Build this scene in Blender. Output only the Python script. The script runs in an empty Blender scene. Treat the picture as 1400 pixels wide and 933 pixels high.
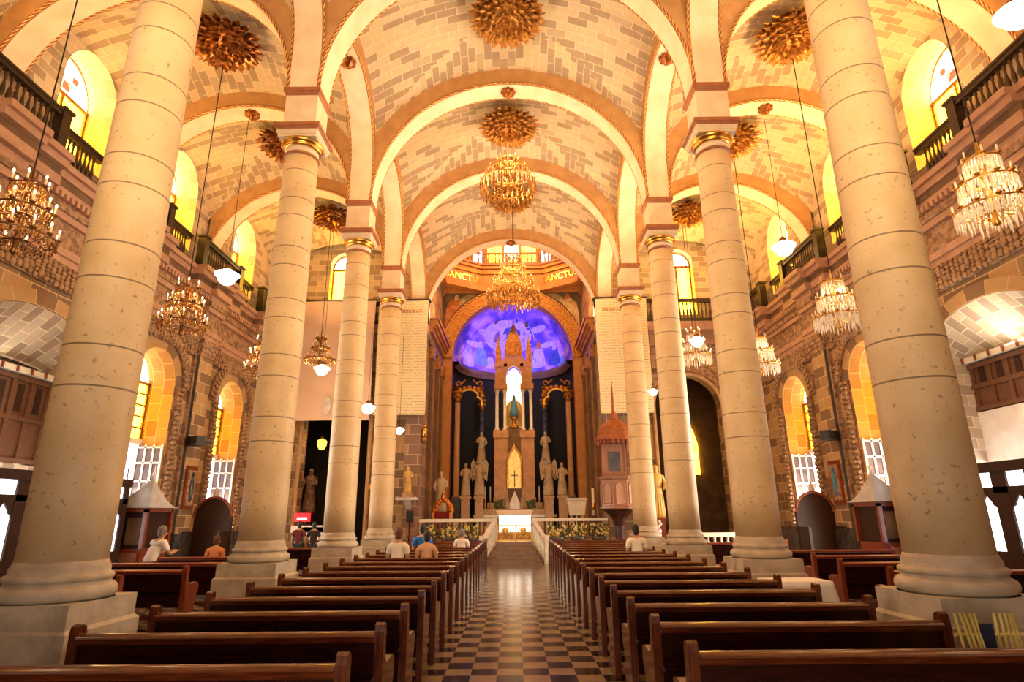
import bpy, math, random
from mathutils import Vector, Matrix
PI = math.pi
random.seed(7)
SC = bpy.context.scene
COL = SC.collection
# ------------------------------------------------------------------ camera
F, TH, YAW, ROLL = 803.66, .2872, -.0045, .0085
CX, CZ = .118, 1.75
def axes():
    c, s = math.cos(YAW), math.sin(YAW)
    r0 = Vector((c, -s, 0)); h0 = Vector((s, c, 0)); Z = Vector((0, 0, 1))
    fw = math.cos(TH)*h0 + math.sin(TH)*Z
    up0 = -math.sin(TH)*h0 + math.cos(TH)*Z
    cr, sr = math.cos(ROLL), math.sin(ROLL)
    return cr*r0 - sr*up0, sr*r0 + cr*up0, fw
RV, UV_, FV = axes()
cam_data = bpy.data.cameras.new('camera'); cam = bpy.data.objects.new('camera', cam_data); COL.objects.link(cam)
cam_data.sensor_width = 36; cam_data.sensor_fit = 'HORIZONTAL'; cam_data.lens = F/1400*36
cam_data.clip_start = .05; cam_data.clip_end = 200
m = Matrix.Identity(4)
for i in range(3):
    m[i][0], m[i][1], m[i][2] = RV[i], UV_[i], -FV[i]
m[0][3], m[1][3], m[2][3] = CX, 0, CZ
cam.matrix_world = m
SC.camera = cam
def at(px, py, Y):
    """world point seen at pixel px,py of the photo on the plane y=Y (used only to size and place things once)"""
    u, v = (px-700)/F, (466.5-py)/F
    d = FV + RV*u + UV_*v
    t = Y/d.y
    return Vector((CX+d.x*t, Y, CZ+d.z*t))
# ------------------------------------------------------------------ materials
MATS = {}
def nt(m):
    m.use_nodes = True
    n = m.node_tree; n.nodes.clear(); return n
def lnk(n, a, b): n.links.new(a, b)
def mat(name, col, rough=.5, metal=0., col2=None, nscale=4., ndetail=4, lo=.35, hi=.65, bump=0., bscale=20., emit=None, estr=0.,
        coat=0., stretch=None, trans=0., spec=.5, alpha=1., bvor=False, coords='Object', sss=0.):
    m = bpy.data.materials.new(name); MATS[name] = m
    n = nt(m)
    out = n.nodes.new('ShaderNodeOutputMaterial'); b = n.nodes.new('ShaderNodeBsdfPrincipled')
    lnk(n, b.outputs[0], out.inputs[0])
    b.inputs['Base Color'].default_value = (*col, 1); b.inputs['Roughness'].default_value = rough
    b.inputs['Metallic'].default_value = metal; b.inputs['Coat Weight'].default_value = coat
    b.inputs['Coat Roughness'].default_value = .08
    b.inputs['Specular IOR Level'].default_value = spec
    b.inputs['Transmission Weight'].default_value = trans; b.inputs['Alpha'].default_value = alpha
    tc = n.nodes.new('ShaderNodeTexCoord'); mp = n.nodes.new('ShaderNodeMapping')
    lnk(n, tc.outputs[coords], mp.inputs[0])
    if stretch: mp.inputs['Scale'].default_value = stretch
    if col2:
        no = n.nodes.new('ShaderNodeTexNoise'); no.inputs['Scale'].default_value = nscale; no.inputs['Detail'].default_value = ndetail
        lnk(n, mp.outputs[0], no.inputs['Vector'])
        cr = n.nodes.new('ShaderNodeValToRGB'); cr.color_ramp.elements[0].position = lo; cr.color_ramp.elements[1].position = hi
        cr.color_ramp.elements[0].color = (*col, 1); cr.color_ramp.elements[1].color = (*col2, 1)
        lnk(n, no.outputs[0], cr.inputs[0]); lnk(n, cr.outputs[0], b.inputs['Base Color'])
        if emit == 'same':
            lnk(n, cr.outputs[0], b.inputs['Emission Color']); b.inputs['Emission Strength'].default_value = estr
    if emit and emit != 'same':
        b.inputs['Emission Color'].default_value = (*emit, 1); b.inputs['Emission Strength'].default_value = estr
    if bump:
        if bvor:
            t = n.nodes.new('ShaderNodeTexVoronoi'); t.feature = 'SMOOTH_F1'; t.inputs['Scale'].default_value = bscale; o = t.outputs['Distance']
        else:
            t = n.nodes.new('ShaderNodeTexNoise'); t.inputs['Scale'].default_value = bscale; t.inputs['Detail'].default_value = 3; o = t.outputs[0]
        lnk(n, mp.outputs[0], t.inputs['Vector'])
        bp = n.nodes.new('ShaderNodeBump'); bp.inputs['Strength'].default_value = bump; bp.inputs['Distance'].default_value = .05
        lnk(n, o, bp.inputs['Height']); lnk(n, bp.outputs[0], b.inputs['Normal'])
    return m
def brick(name, c1, c2, mortar, bw, bh, msize=.012, bias=0., rough=.75, bumps=.25, off=.5, cut=.52):
    m = bpy.data.materials.new(name); MATS[name] = m
    n = nt(m)
    out = n.nodes.new('ShaderNodeOutputMaterial'); b = n.nodes.new('ShaderNodeBsdfPrincipled'); lnk(n, b.outputs[0], out.inputs[0])
    b.inputs['Roughness'].default_value = rough; b.inputs['Specular IOR Level'].default_value = .25
    uv = n.nodes.new('ShaderNodeUVMap')
    t = n.nodes.new('ShaderNodeTexBrick'); t.offset = off
    t.inputs['Scale'].default_value = 1; t.inputs['Brick Width'].default_value = bw; t.inputs['Row Height'].default_value = bh
    t.inputs['Mortar Size'].default_value = msize; t.inputs['Mortar Smooth'].default_value = .3; t.inputs['Bias'].default_value = bias
    t.inputs['Color1'].default_value = (0, 0, 0, 1); t.inputs['Color2'].default_value = (1, 1, 1, 1); t.inputs['Mortar'].default_value = (0, 0, 0, 1)
    lnk(n, uv.outputs[0], t.inputs['Vector'])
    cr = n.nodes.new('ShaderNodeValToRGB'); cr.color_ramp.elements[0].position = cut; cr.color_ramp.elements[1].position = cut+.14
    cr.color_ramp.elements[0].color = (*c1, 1); cr.color_ramp.elements[1].color = (*c2, 1)
    lnk(n, t.outputs['Color'], cr.inputs[0])
    no = n.nodes.new('ShaderNodeTexNoise'); no.inputs['Scale'].default_value = 5; no.inputs['Detail'].default_value = 5
    lnk(n, uv.outputs[0], no.inputs['Vector'])
    mx = n.nodes.new('ShaderNodeMix'); mx.data_type = 'RGBA'; mx.blend_type = 'MULTIPLY'; mx.inputs[0].default_value = .35
    lnk(n, cr.outputs[0], mx.inputs[6]); lnk(n, no.outputs[1], mx.inputs[7])
    mm = n.nodes.new('ShaderNodeMix'); mm.data_type = 'RGBA'; lnk(n, t.outputs['Fac'], mm.inputs[0])
    lnk(n, mx.outputs[2], mm.inputs[6]); mm.inputs[7].default_value = (*mortar, 1)
    lnk(n, mm.outputs[2], b.inputs['Base Color'])
    bp = n.nodes.new('ShaderNodeBump'); bp.inputs['Strength'].default_value = bumps; bp.inputs['Distance'].default_value = .02; bp.invert = True
    lnk(n, t.outputs['Fac'], bp.inputs['Height']); lnk(n, bp.outputs[0], b.inputs['Normal'])
    return m
def column_stone():
    """cream quarry stone in drums: joints at uneven heights, pits and stains in the stone itself"""
    m = bpy.data.materials.new('column_stone'); n = nt(m); MATS['column_stone'] = m
    out = n.nodes.new('ShaderNodeOutputMaterial'); b = n.nodes.new('ShaderNodeBsdfPrincipled'); lnk(n, b.outputs[0], out.inputs[0])
    b.inputs['Roughness'].default_value = .55
    tc = n.nodes.new('ShaderNodeTexCoord'); sp = n.nodes.new('ShaderNodeSeparateXYZ'); lnk(n, tc.outputs['Object'], sp.inputs[0])
    cr = n.nodes.new('ShaderNodeValToRGB'); cr.color_ramp.interpolation = 'LINEAR'
    mr = n.nodes.new('ShaderNodeMath'); mr.operation = 'DIVIDE'; mr.inputs[1].default_value = 10.; lnk(n, sp.outputs[2], mr.inputs[0])
    joints = [3.0, 3.42, 4.15, 4.55, 5.25, 5.62, 6.3, 6.68, 7.35, 7.72, 8.35]
    el = cr.color_ramp.elements; el[0].position = 0; el[0].color = (0, 0, 0, 1); el[1].position = 1; el[1].color = (0, 0, 0, 1)
    m2 = None
    tot = None
    for z in joints:
        a = n.nodes.new('ShaderNodeMath'); a.operation = 'COMPARE'; a.inputs[1].default_value = z; a.inputs[2].default_value = .009
        lnk(n, sp.outputs[2], a.inputs[0])
        if tot is None: tot = a.outputs[0]
        else:
            d = n.nodes.new('ShaderNodeMath'); d.operation = 'ADD'; lnk(n, tot, d.inputs[0]); lnk(n, a.outputs[0], d.inputs[1]); tot = d.outputs[0]
    n.nodes.remove(cr); n.nodes.remove(mr)
    no = n.nodes.new('ShaderNodeTexNoise'); no.inputs['Scale'].default_value = 1.7; no.inputs['Detail'].default_value = 6; lnk(n, tc.outputs['Object'], no.inputs['Vector'])
    c1 = n.nodes.new('ShaderNodeValToRGB'); c1.color_ramp.elements[0].position = .3; c1.color_ramp.elements[1].position = .72
    c1.color_ramp.elements[0].color = (.60, .41, .21, 1); c1.color_ramp.elements[1].color = (.76, .56, .33, 1); lnk(n, no.outputs[0], c1.inputs[0])
    vo = n.nodes.new('ShaderNodeTexNoise'); vo.inputs['Scale'].default_value = 17.; vo.inputs['Detail'].default_value = 2; lnk(n, tc.outputs['Object'], vo.inputs['Vector'])
    c2 = n.nodes.new('ShaderNodeValToRGB'); c2.color_ramp.elements[0].position = .64; c2.color_ramp.elements[1].position = .74
    c2.color_ramp.elements[0].color = (0, 0, 0, 1); c2.color_ramp.elements[1].color = (.75, .75, .75, 1); lnk(n, vo.outputs[0], c2.inputs[0])
    mx = n.nodes.new('ShaderNodeMix'); mx.data_type = 'RGBA'; lnk(n, c2.outputs[0], mx.inputs[0]); lnk(n, c1.outputs[0], mx.inputs[6]); mx.inputs[7].default_value = (.25, .17, .10, 1)
    mj = n.nodes.new('ShaderNodeMix'); mj.data_type = 'RGBA'; lnk(n, tot, mj.inputs[0]); lnk(n, mx.outputs[2], mj.inputs[6]); mj.inputs[7].default_value = (.22, .14, .08, 1)
    lnk(n, mj.outputs[2], b.inputs['Base Color'])
    bp = n.nodes.new('ShaderNodeBump'); bp.inputs['Strength'].default_value = .3; bp.inputs['Distance'].default_value = .02; bp.invert = True
    ad = n.nodes.new('ShaderNodeMath'); lnk(n, tot, ad.inputs[0]); lnk(n, c2.outputs[0], ad.inputs[1]); lnk(n, ad.outputs[0], bp.inputs['Height'])
    lnk(n, bp.outputs[0], b.inputs['Normal'])
    return m
def rope_mat():
    m = bpy.data.materials.new('rope_gold'); n = nt(m); MATS['rope_gold'] = m
    out = n.nodes.new('ShaderNodeOutputMaterial'); b = n.nodes.new('ShaderNodeBsdfPrincipled'); lnk(n, b.outputs[0], out.inputs[0])
    b.inputs['Roughness'].default_value = .35; b.inputs['Metallic'].default_value = .3
    uv = n.nodes.new('ShaderNodeUVMap'); w = n.nodes.new('ShaderNodeTexWave'); w.wave_type = 'BANDS'; w.bands_direction = 'DIAGONAL'
    w.inputs['Scale'].default_value = 4.2; w.inputs['Distortion'].default_value = .4; lnk(n, uv.outputs[0], w.inputs['Vector'])
    cr = n.nodes.new('ShaderNodeValToRGB'); cr.color_ramp.elements[0].position = .55; cr.color_ramp.elements[1].position = .72
    cr.color_ramp.elements[0].color = (.26, .055, .015, 1); cr.color_ramp.elements[1].color = (.85, .50, .14, 1)
    lnk(n, w.outputs[0], cr.inputs[0]); lnk(n, cr.outputs[0], b.inputs['Base Color'])
    return m
def tile_floor():
    m = bpy.data.materials.new('checker_tiles'); n = nt(m); MATS['checker_tiles'] = m
    out = n.nodes.new('ShaderNodeOutputMaterial'); b = n.nodes.new('ShaderNodeBsdfPrincipled'); lnk(n, b.outputs[0], out.inputs[0])
    b.inputs['Roughness'].default_value = .13; b.inputs['Specular IOR Level'].default_value = .6
    tc = n.nodes.new('ShaderNodeTexCoord'); mp = n.nodes.new('ShaderNodeMapping'); lnk(n, tc.outputs['Object'], mp.inputs[0])
    mp.inputs['Location'].default_value = (.12, .03, .001)
    ck = n.nodes.new('ShaderNodeTexChecker'); ck.inputs['Scale'].default_value = 1/.3
    ck.inputs['Color1'].default_value = (.40, .29, .18, 1); ck.inputs['Color2'].default_value = (.016, .010, .008, 1); lnk(n, mp.outputs[0], ck.inputs['Vector'])
    no = n.nodes.new('ShaderNodeTexNoise'); no.inputs['Scale'].default_value = 6; no.inputs['Detail'].default_value = 4; lnk(n, tc.outputs['Object'], no.inputs['Vector'])
    mx = n.nodes.new('ShaderNodeMix'); mx.data_type = 'RGBA'; mx.blend_type = 'MULTIPLY'; mx.inputs[0].default_value = .5
    lnk(n, ck.outputs[0], mx.inputs[6]); lnk(n, no.outputs[1], mx.inputs[7])
    lnk(n, mx.outputs[2], b.inputs['Base Color'])
    mr = n.nodes.new('ShaderNodeMapRange'); mr.inputs['To Min'].default_value = .10; mr.inputs['To Max'].default_value = .26; lnk(n, no.outputs[0], mr.inputs['Value']); lnk(n, mr.outputs[0], b.inputs['Roughness'])
    return m
def banner_mat(name, base, ink):
    """cloth printed with lines of small illegible writing"""
    m = bpy.data.materials.new(name); n = nt(m); MATS[name] = m
    out = n.nodes.new('ShaderNodeOutputMaterial'); b = n.nodes.new('ShaderNodeBsdfPrincipled'); lnk(n, b.outputs[0], out.inputs[0])
    b.inputs['Roughness'].default_value = .85
    uv = n.nodes.new('ShaderNodeUVMap'); t = n.nodes.new('ShaderNodeTexBrick'); t.offset = .37; t.squash = 1.3
    t.inputs['Scale'].default_value = 1; t.inputs['Brick Width'].default_value = .55; t.inputs['Row Height'].default_value = .125; t.inputs['Mortar Size'].default_value = .046
    t.inputs['Mortar Smooth'].default_value = .25; lnk(n, uv.outputs[0], t.inputs['Vector'])
    t.inputs['Color1'].default_value = (*ink, 1); t.inputs['Color2'].default_value = tuple(.5*(i+j) for i, j in zip(ink, base))+(1,); t.inputs['Mortar'].default_value = (*base, 1)
    mp = n.nodes.new('ShaderNodeMapping'); mp.inputs['Scale'].default_value = (22, 8, 1); lnk(n, uv.outputs[0], mp.inputs[0])
    no = n.nodes.new('ShaderNodeTexNoise'); no.inputs['Scale'].default_value = 1.6; lnk(n, mp.outputs[0], no.inputs['Vector'])
    cr = n.nodes.new('ShaderNodeValToRGB'); cr.color_ramp.elements[0].position = .47; cr.color_ramp.elements[1].position = .56; lnk(n, no.outputs[0], cr.inputs[0])
    mx = n.nodes.new('ShaderNodeMix'); mx.data_type = 'RGBA'; lnk(n, cr.outputs[0], mx.inputs[0]); lnk(n, t.outputs[0], mx.inputs[6]); mx.inputs[7].default_value = (*base, 1)
    lnk(n, mx.outputs[2], b.inputs['Base Color'])
    return m
def fresco_mat():
    m = bpy.data.materials.new('fresco_lit_blue'); n = nt(m); MATS['fresco_lit_blue'] = m
    out = n.nodes.new('ShaderNodeOutputMaterial'); b = n.nodes.new('ShaderNodeBsdfPrincipled'); lnk(n, b.outputs[0], out.inputs[0])
    b.inputs['Roughness'].default_value = .8
    tc = n.nodes.new('ShaderNodeTexCoord'); no = n.nodes.new('ShaderNodeTexNoise'); no.inputs['Scale'].default_value = .9; no.inputs['Detail'].default_value = 5
    no.inputs['Distortion'].default_value = .8; lnk(n, tc.outputs['Object'], no.inputs['Vector'])
    cr = n.nodes.new('ShaderNodeValToRGB'); e = cr.color_ramp.elements; e[0].position = .3; e[1].position = .75
    e[0].color = (.06, .04, .38, 1); e[1].color = (.85, .70, .95, 1); x = e.new(.47); x.color = (.16, .10, .75, 1); x = e.new(.58); x.color = (.45, .24, .85, 1)  # blue lamplight partly mixed into the fresco's own blues
    lnk(n, no.outputs[0], cr.inputs[0]); lnk(n, cr.outputs[0], b.inputs['Base Color'])
    return m
column_stone(); rope_mat(); tile_floor(); fresco_mat()
brick('vault_brick', (.74, .57, .36), (.47, .34, .22), (.78, .62, .42), .58, .26, .010, bias=0., bumps=.12, cut=.44)
brick('wall_block', (.52, .32, .15), (.25, .15, .085), (.58, .40, .22), .74, .36, .014, bias=.1)
brick('window_block', (.52, .27, .07), (.36, .17, .04), (.58, .34, .12), .52, .34, .014, bias=.1)
brick('portal_block', (.62, .50, .36), (.42, .31, .22), (.70, .58, .42), .36, .30, .014, bias=0.)
brick('sanct_block', (.45, .25, .15), (.28, .16, .11), (.55, .38, .26), .8, .42, .012, bias=.2)
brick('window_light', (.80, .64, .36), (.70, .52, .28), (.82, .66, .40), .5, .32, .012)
mat('soffit_stone', (.80, .66, .48), .6, col2=(.70, .54, .36), nscale=2)
mat('arch_face', (.54, .30, .12), .65, col2=(.44, .23, .09), nscale=3, bump=.15, bscale=8)
mat('impost_stone', (.76, .60, .42), .55, col2=(.66, .49, .32), nscale=3)
mat('red_moulding', (.36, .13, .05), .45, col2=(.28, .09, .035), nscale=6)
mat('gold', (.80, .45, .10), .28, 1., col2=(.62, .30, .05), nscale=9)
mat('gold_paint', (.58, .28, .05), .36, .7, col2=(.22, .07, .015), nscale=14, bump=.4, bscale=30)
mat('dark_gold', (.16, .04, .012), .30, .75, col2=(.45, .18, .04), nscale=7)
mat('pink_stone', (.50, .29, .20), .65, col2=(.40, .22, .15), nscale=3, bump=.15, bscale=14)
mat('carved_stone', (.42, .25, .15), .7, col2=(.20, .11, .065), nscale=7, bump=1., bscale=6, bvor=True, lo=.4, hi=.6)
mat('plinth_stone', (.56, .46, .34), .6, col2=(.42, .33, .24), nscale=5, bump=.2, bscale=16)
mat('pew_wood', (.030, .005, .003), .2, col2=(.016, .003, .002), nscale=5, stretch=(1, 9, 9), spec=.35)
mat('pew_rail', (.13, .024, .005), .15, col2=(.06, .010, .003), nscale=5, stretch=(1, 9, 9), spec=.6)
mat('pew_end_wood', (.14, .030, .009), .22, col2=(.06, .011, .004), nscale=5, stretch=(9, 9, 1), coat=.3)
mat('door_wood', (.045, .017, .010), .5, col2=(.025, .009, .006), nscale=6, stretch=(8, 8, 1), spec=.25)
mat('grey_stone_and_shade', (.10, .09, .095), .7, col2=(.06, .055, .06), nscale=3)
mat('relief_stone', (.40, .24, .13), .65, col2=(.30, .17, .09), nscale=5)
mat('tribune_wood', (.16, .065, .028), .5, col2=(.10, .038, .016), nscale=5, stretch=(8, 8, 1))
mat('red_wood', (.26, .05, .018), .3, col2=(.16, .028, .010), nscale=5, stretch=(8, 8, 1), coat=.3)
mat('dark_red_wood', (.07, .016, .008), .4, col2=(.04, .01, .005), nscale=5)
mat('pulpit_panel', (.52, .30, .20), .5, col2=(.44, .23, .15), nscale=4)
mat('pulpit_wood', (.38, .17, .10), .4, col2=(.28, .11, .06), nscale=5, stretch=(8, 8, 1), coat=.2)
mat('pulpit_roof', (.36, .10, .025), .5, col2=(.25, .06, .015), nscale=9)
mat('iron', (.02, .016, .014), .4, .6)
mat('rail_wood', (.022, .013, .009), .35, col2=(.035, .019, .011), nscale=8)
mat('baluster_wood', (.07, .038, .02), .3, col2=(.04, .02, .01), nscale=8)
mat('white_paint', (.78, .72, .60), .45)
mat('marble_white', (.80, .74, .64), .3, col2=(.68, .60, .50), nscale=3)
mat('marble_warm', (.52, .31, .15), .4, col2=(.40, .22, .10), nscale=4)
mat('altar_stone', (.55, .27, .09), .4, col2=(.42, .19, .06), nscale=4)
mat('tabernacle_glow', (.85, .55, .12), .4, col2=(.95, .70, .2), nscale=6, emit='same', estr=.3)  # lamplit gold, its brightness put in as a slight emission
mat('gate_gold', (.85, .56, .10), .35, .4)
mat('marble_dark', (.045, .042, .05), .2, col2=(.10, .09, .085), nscale=5)
mat('black_drape', (.010, .009, .012), .8)
mat('pale_grey_and_sheen', (.62, .58, .56), .3, col2=(.50, .46, .44), nscale=5)
mat('cloth_white', (.92, .87, .86), .8)
mat('statue_stone', (.60, .46, .30), .6, col2=(.50, .36, .22), nscale=6)
mat('glass_globe', (.95, .90, .80), .3, emit=(1., .86, .62), estr=2.2)
mat('bulb', (1, .9, .7), .3, emit=(1., .72, .36), estr=4.)
mat('crystal', (.92, .84, .70), .08, col2=(.97, .95, .90), nscale=20, trans=.15, spec=1.)
mat('amber_crystal', (.62, .36, .12), .15, col2=(.30, .12, .03), nscale=12, metal=.7, spec=1.)
mat('brass', (.60, .32, .08), .3, 1.)
mat('bronze', (.20, .09, .03), .35, .9)
mat('stained_yellow', (.95, .46, .015), .3, col2=(1., .60, .05), nscale=1.2, emit='same', estr=8.)
mat('stained_bright', (1., .5, .012), .3, emit=(1., .52, .02), estr=20.)
mat('stained_white', (1., .96, .86), .3, emit=(1., .90, .62), estr=5.)
mat('stained_red', (.8, .05, .03), .3, emit=(.95, .07, .03), estr=2.)
mat('stained_green', (.1, .6, .25), .3, emit=(.2, .75, .35), estr=1.3)
mat('daylight_glass', (.92, .94, 1.), .5, emit=(.93, .95, 1.), estr=2.2)
mat('frosted_glass', (.07, .035, .03), .3, col2=(.12, .07, .06), nscale=2)
mat('outdoor_plaster', (.92, .90, .86), .8)
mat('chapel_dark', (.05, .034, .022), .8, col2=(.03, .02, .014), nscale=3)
mat('speaker_black', (.012, .012, .013), .5)
mat('skin', (.50, .27, .16), .5)
mat('skin_tan', (.62, .34, .19), .5)
mat('hair_black', (.012, .009, .008), .45, bump=.5, bscale=60)
mat('hair_red', (.16, .05, .02), .5, bump=.5, bscale=60)
mat('hair_grey', (.22, .18, .15), .5, bump=.5, bscale=60)
mat('shirt_white', (.86, .78, .70), .8, bump=.25, bscale=9)
mat('shirt_blue', (.02, .16, .58), .8, bump=.25, bscale=9)
mat('shirt_maroon', (.14, .02, .018), .8)
mat('shirt_dark', (.03, .015, .014), .8)
mat('shirt_orange', (.75, .28, .10), .8)
mat('trousers', (.03, .03, .035), .85)
mat('trousers_red', (.16, .02, .02), .85)
mat('straw', (.92, .74, .22), .4, col2=(.70, .48, .10), nscale=9)
mat('navy', (.012, .018, .05), .7)
mat('sign_red', (.75, .01, .02), .4, emit=(.85, .02, .03), estr=.9)
mat('sign_white', (1, .96, .94), .4, emit=(1, .93, .9), estr=1.6)
mat('flower_white', (.80, .70, .38), .7)
mat('flower_yellow', (.75, .58, .10), .7)
mat('leaf_green', (.05, .09, .025), .6, col2=(.10, .14, .04), nscale=9)
mat('mosaic_gold', (.62, .30, .05), .4, .35, col2=(.34, .12, .02), nscale=11, bump=.6, bscale=20, bvor=True)
mat('ochre_wall', (.55, .24, .06), .6, col2=(.45, .17, .04), nscale=2)
mat('paint_dark', (.05, .04, .035), .7, col2=(.16, .10, .05), nscale=2.2)
mat('paint_orange', (.55, .20, .05), .7, col2=(.35, .10, .03), nscale=5)
mat('paint_cream', (.65, .48, .26), .7, col2=(.45, .28, .12), nscale=5)
mat('paint_olive', (.22, .20, .08), .7, col2=(.32, .26, .12), nscale=3)
mat('paint_navy', (.03, .05, .25), .7, col2=(.06, .10, .40), nscale=4)
mat('paint_violet', (.16, .06, .20), .7, col2=(.28, .14, .35), nscale=4)
mat('paint_lilac', (.62, .50, .82), .7, col2=(.45, .36, .75), nscale=4)
mat('paint_sky', (.15, .25, .85), .7, col2=(.25, .38, .90), nscale=4)
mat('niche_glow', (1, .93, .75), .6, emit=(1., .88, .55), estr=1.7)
mat('altar_front_glow', (.95, .90, .80), .5, emit=(1., .95, .78), estr=3.2)
mat('wax', (.85, .74, .52), .5)
mat('amber_glow', (1, .6, .1), .4, emit=(1., .5, .06), estr=2.)
mat('flame', (1, .8, .4), .5, emit=(1., .7, .3), estr=8.)
mat('virgin_blue', (.06, .20, .35), .6)
mat('robe_gold', (.65, .42, .10), .5)
mat('throne_gold', (.75, .28, .05), .3, .7, col2=(.55, .16, .03), nscale=8)
mat('velvet_red', (.22, .01, .01), .8)
mat('kitchen_pink', (.62, .42, .34), .8, col2=(.72, .52, .42), nscale=1.5)
mat('ramp_wood', (.26, .15, .08), .35, col2=(.18, .10, .05), nscale=4)
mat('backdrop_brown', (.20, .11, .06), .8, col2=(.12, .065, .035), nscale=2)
banner_mat('banner_text', (.76, .64, .40), (.44, .31, .16))
mat('banner_pale', (.60, .42, .32), .85, col2=(.70, .52, .42), nscale=.8)
MATS['bulb'].cycles.emission_sampling = 'NONE'
# ------------------------------------------------------------------ mesh helpers
class MB:
    def __init__(s): s.v = []; s.f = []; s.uv = {}
    def add(s, vs, fs):
        b = len(s.v); s.v += [tuple(p) for p in vs]; s.f += [tuple(b+i for i in f) for f in fs]; return b
    def box(s, x0, y0, z0, x1, y1, z1):
        if x0 > x1: x0, x1 = x1, x0
        if y0 > y1: y0, y1 = y1, y0
        s.add([(x0,y0,z0),(x1,y0,z0),(x1,y1,z0),(x0,y1,z0),(x0,y0,z1),(x1,y0,z1),(x1,y1,z1),(x0,y1,z1)],
              [(0,3,2,1),(4,5,6,7),(0,1,5,4),(1,2,6,5),(2,3,7,6),(3,0,4,7)]); return s
    def cbox(s, x, y, z, w, d, h): return s.box(x-w/2, y-d/2, z, x+w/2, y+d/2, z+h)
    def frustum(s, x, y, z0, z1, a0, b0, a1, b1):
        s.add([(x-a0,y-b0,z0),(x+a0,y-b0,z0),(x+a0,y+b0,z0),(x-a0,y+b0,z0),(x-a1,y-b1,z1),(x+a1,y-b1,z1),(x+a1,y+b1,z1),(x-a1,y+b1,z1)],
              [(0,3,2,1),(4,5,6,7),(0,1,5,4),(1,2,6,5),(2,3,7,6),(3,0,4,7)]); return s
    def lathe(s, prof, cx=0, cy=0, n=24, sx=1., sy=1., a0=0., a1=2*PI):
        full = abs(a1-a0-2*PI) < 1e-6; k = n if full else n+1
        vs = [(cx+r*math.cos(a0+(a1-a0)*i/n)*sx, cy+r*math.sin(a0+(a1-a0)*i/n)*sy, z) for r, z in prof for i in range(k)]
        fs = []
        for j in range(len(prof)-1):
            for i in range(n):
                i2 = (i+1) % k
                fs.append((j*k+i, j*k+i2, (j+1)*k+i2, (j+1)*k+i))
        if full:
            if prof[0][0] > 1e-5: fs.append(tuple(range(k-1, -1, -1)))
            if prof[-1][0] > 1e-5: fs.append(tuple((len(prof)-1)*k+i for i in range(k)))
        s.add(vs, fs); return s
    def tube(s, pts, r, n=8, closed=False, uvs=False):
        pts = [Vector(p) for p in pts]; m = len(pts); rings = []; L = 0
        rr = r if isinstance(r, (list, tuple)) else [r]*m
        base = len(s.v); ref = None
        for i, p in enumerate(pts):
            if closed: t = pts[(i+1) % m]-pts[i-1]
            else: t = pts[min(i+1, m-1)]-pts[max(i-1, 0)]
            t.normalize()
            if ref is None:
                ref = Vector((0,0,1)) if abs(t.z) < .9 else Vector((1,0,0))
            u = t.cross(ref)
            if u.length < 1e-4: u = t.cross(Vector((0,1,0)))
            u.normalize(); w = u.cross(t)
            ref = w.copy()
            for j in range(n):
                a = 2*PI*j/n
                s.v.append(tuple(p+u*(math.cos(a)*rr[i])+w*(math.sin(a)*rr[i])))
                if uvs: s.uv[len(s.v)-1] = (L, j/n*.5)
            if i+1 < m: L += (pts[i+1]-p).length
        for i in range(m if closed else m-1):
            i2 = (i+1) % m
            for j in range(n):
                j2 = (j+1) % n
                s.f.append((base+i*n+j, base+i2*n+j, base+i2*n+j2, base+i*n+j2)[::-1])
        if not closed:
            s.f.append(tuple(base+j for j in range(n))); s.f.append(tuple(base+(m-1)*n+j for j in range(n-1, -1, -1)))
        return s
    def prism(s, poly, axis, a, b):
        """poly: 2-D points; axis 'x': (y,z), 'y': (x,z), 'z': (x,y)"""
        def P(u, w, t): return (t,u,w) if axis == 'x' else (u,t,w) if axis == 'y' else (u,w,t)
        n = len(poly)
        s.add([P(u,w,a) for u, w in poly]+[P(u,w,b) for u, w in poly],
              [tuple(range(n-1,-1,-1)), tuple(range(n, 2*n))]+[(i,(i+1)%n,n+(i+1)%n,n+i) for i in range(n)]); return s
    def ell(s, c, r, n=12, m=8):
        rx, ry, rz = (r, r, r) if not isinstance(r, (tuple, list)) else r
        prof = [(math.sin(PI*j/m), -math.cos(PI*j/m)) for j in range(m+1)]
        prof[0] = (0, -1); prof[-1] = (0, 1)
        vs = [(c[0], c[1], c[2]-rz)]
        for j in range(1, m):
            vs += [(c[0]+prof[j][0]*rx*math.cos(2*PI*i/n), c[1]+prof[j][0]*ry*math.sin(2*PI*i/n), c[2]+prof[j][1]*rz) for i in range(n)]
        vs.append((c[0], c[1], c[2]+rz)); fs = []
        for i in range(n):
            fs.append((0, 1+(i+1)%n, 1+i)); fs.append((len(vs)-1, 1+(m-2)*n+i, 1+(m-2)*n+(i+1)%n))
        for j in range(m-2):
            for i in range(n):
                a = 1+j*n; fs.append((a+i, a+(i+1)%n, a+n+(i+1)%n, a+n+i))
        s.add(vs, fs); return s
    def grid(s, fn, nu, nv, flip=False):
        """fn(i/nu, j/nv) -> (point, uv)"""
        b = len(s.v)
        for j in range(nv+1):
            for i in range(nu+1):
                p, uv = fn(i/nu, j/nv); s.v.append(tuple(p)); s.uv[len(s.v)-1] = uv
        for j in range(nv):
            for i in range(nu):
                q = (b+j*(nu+1)+i, b+j*(nu+1)+i+1, b+(j+1)*(nu+1)+i+1, b+(j+1)*(nu+1)+i)
                s.f.append(q[::-1] if flip else q)
        return s
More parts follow.
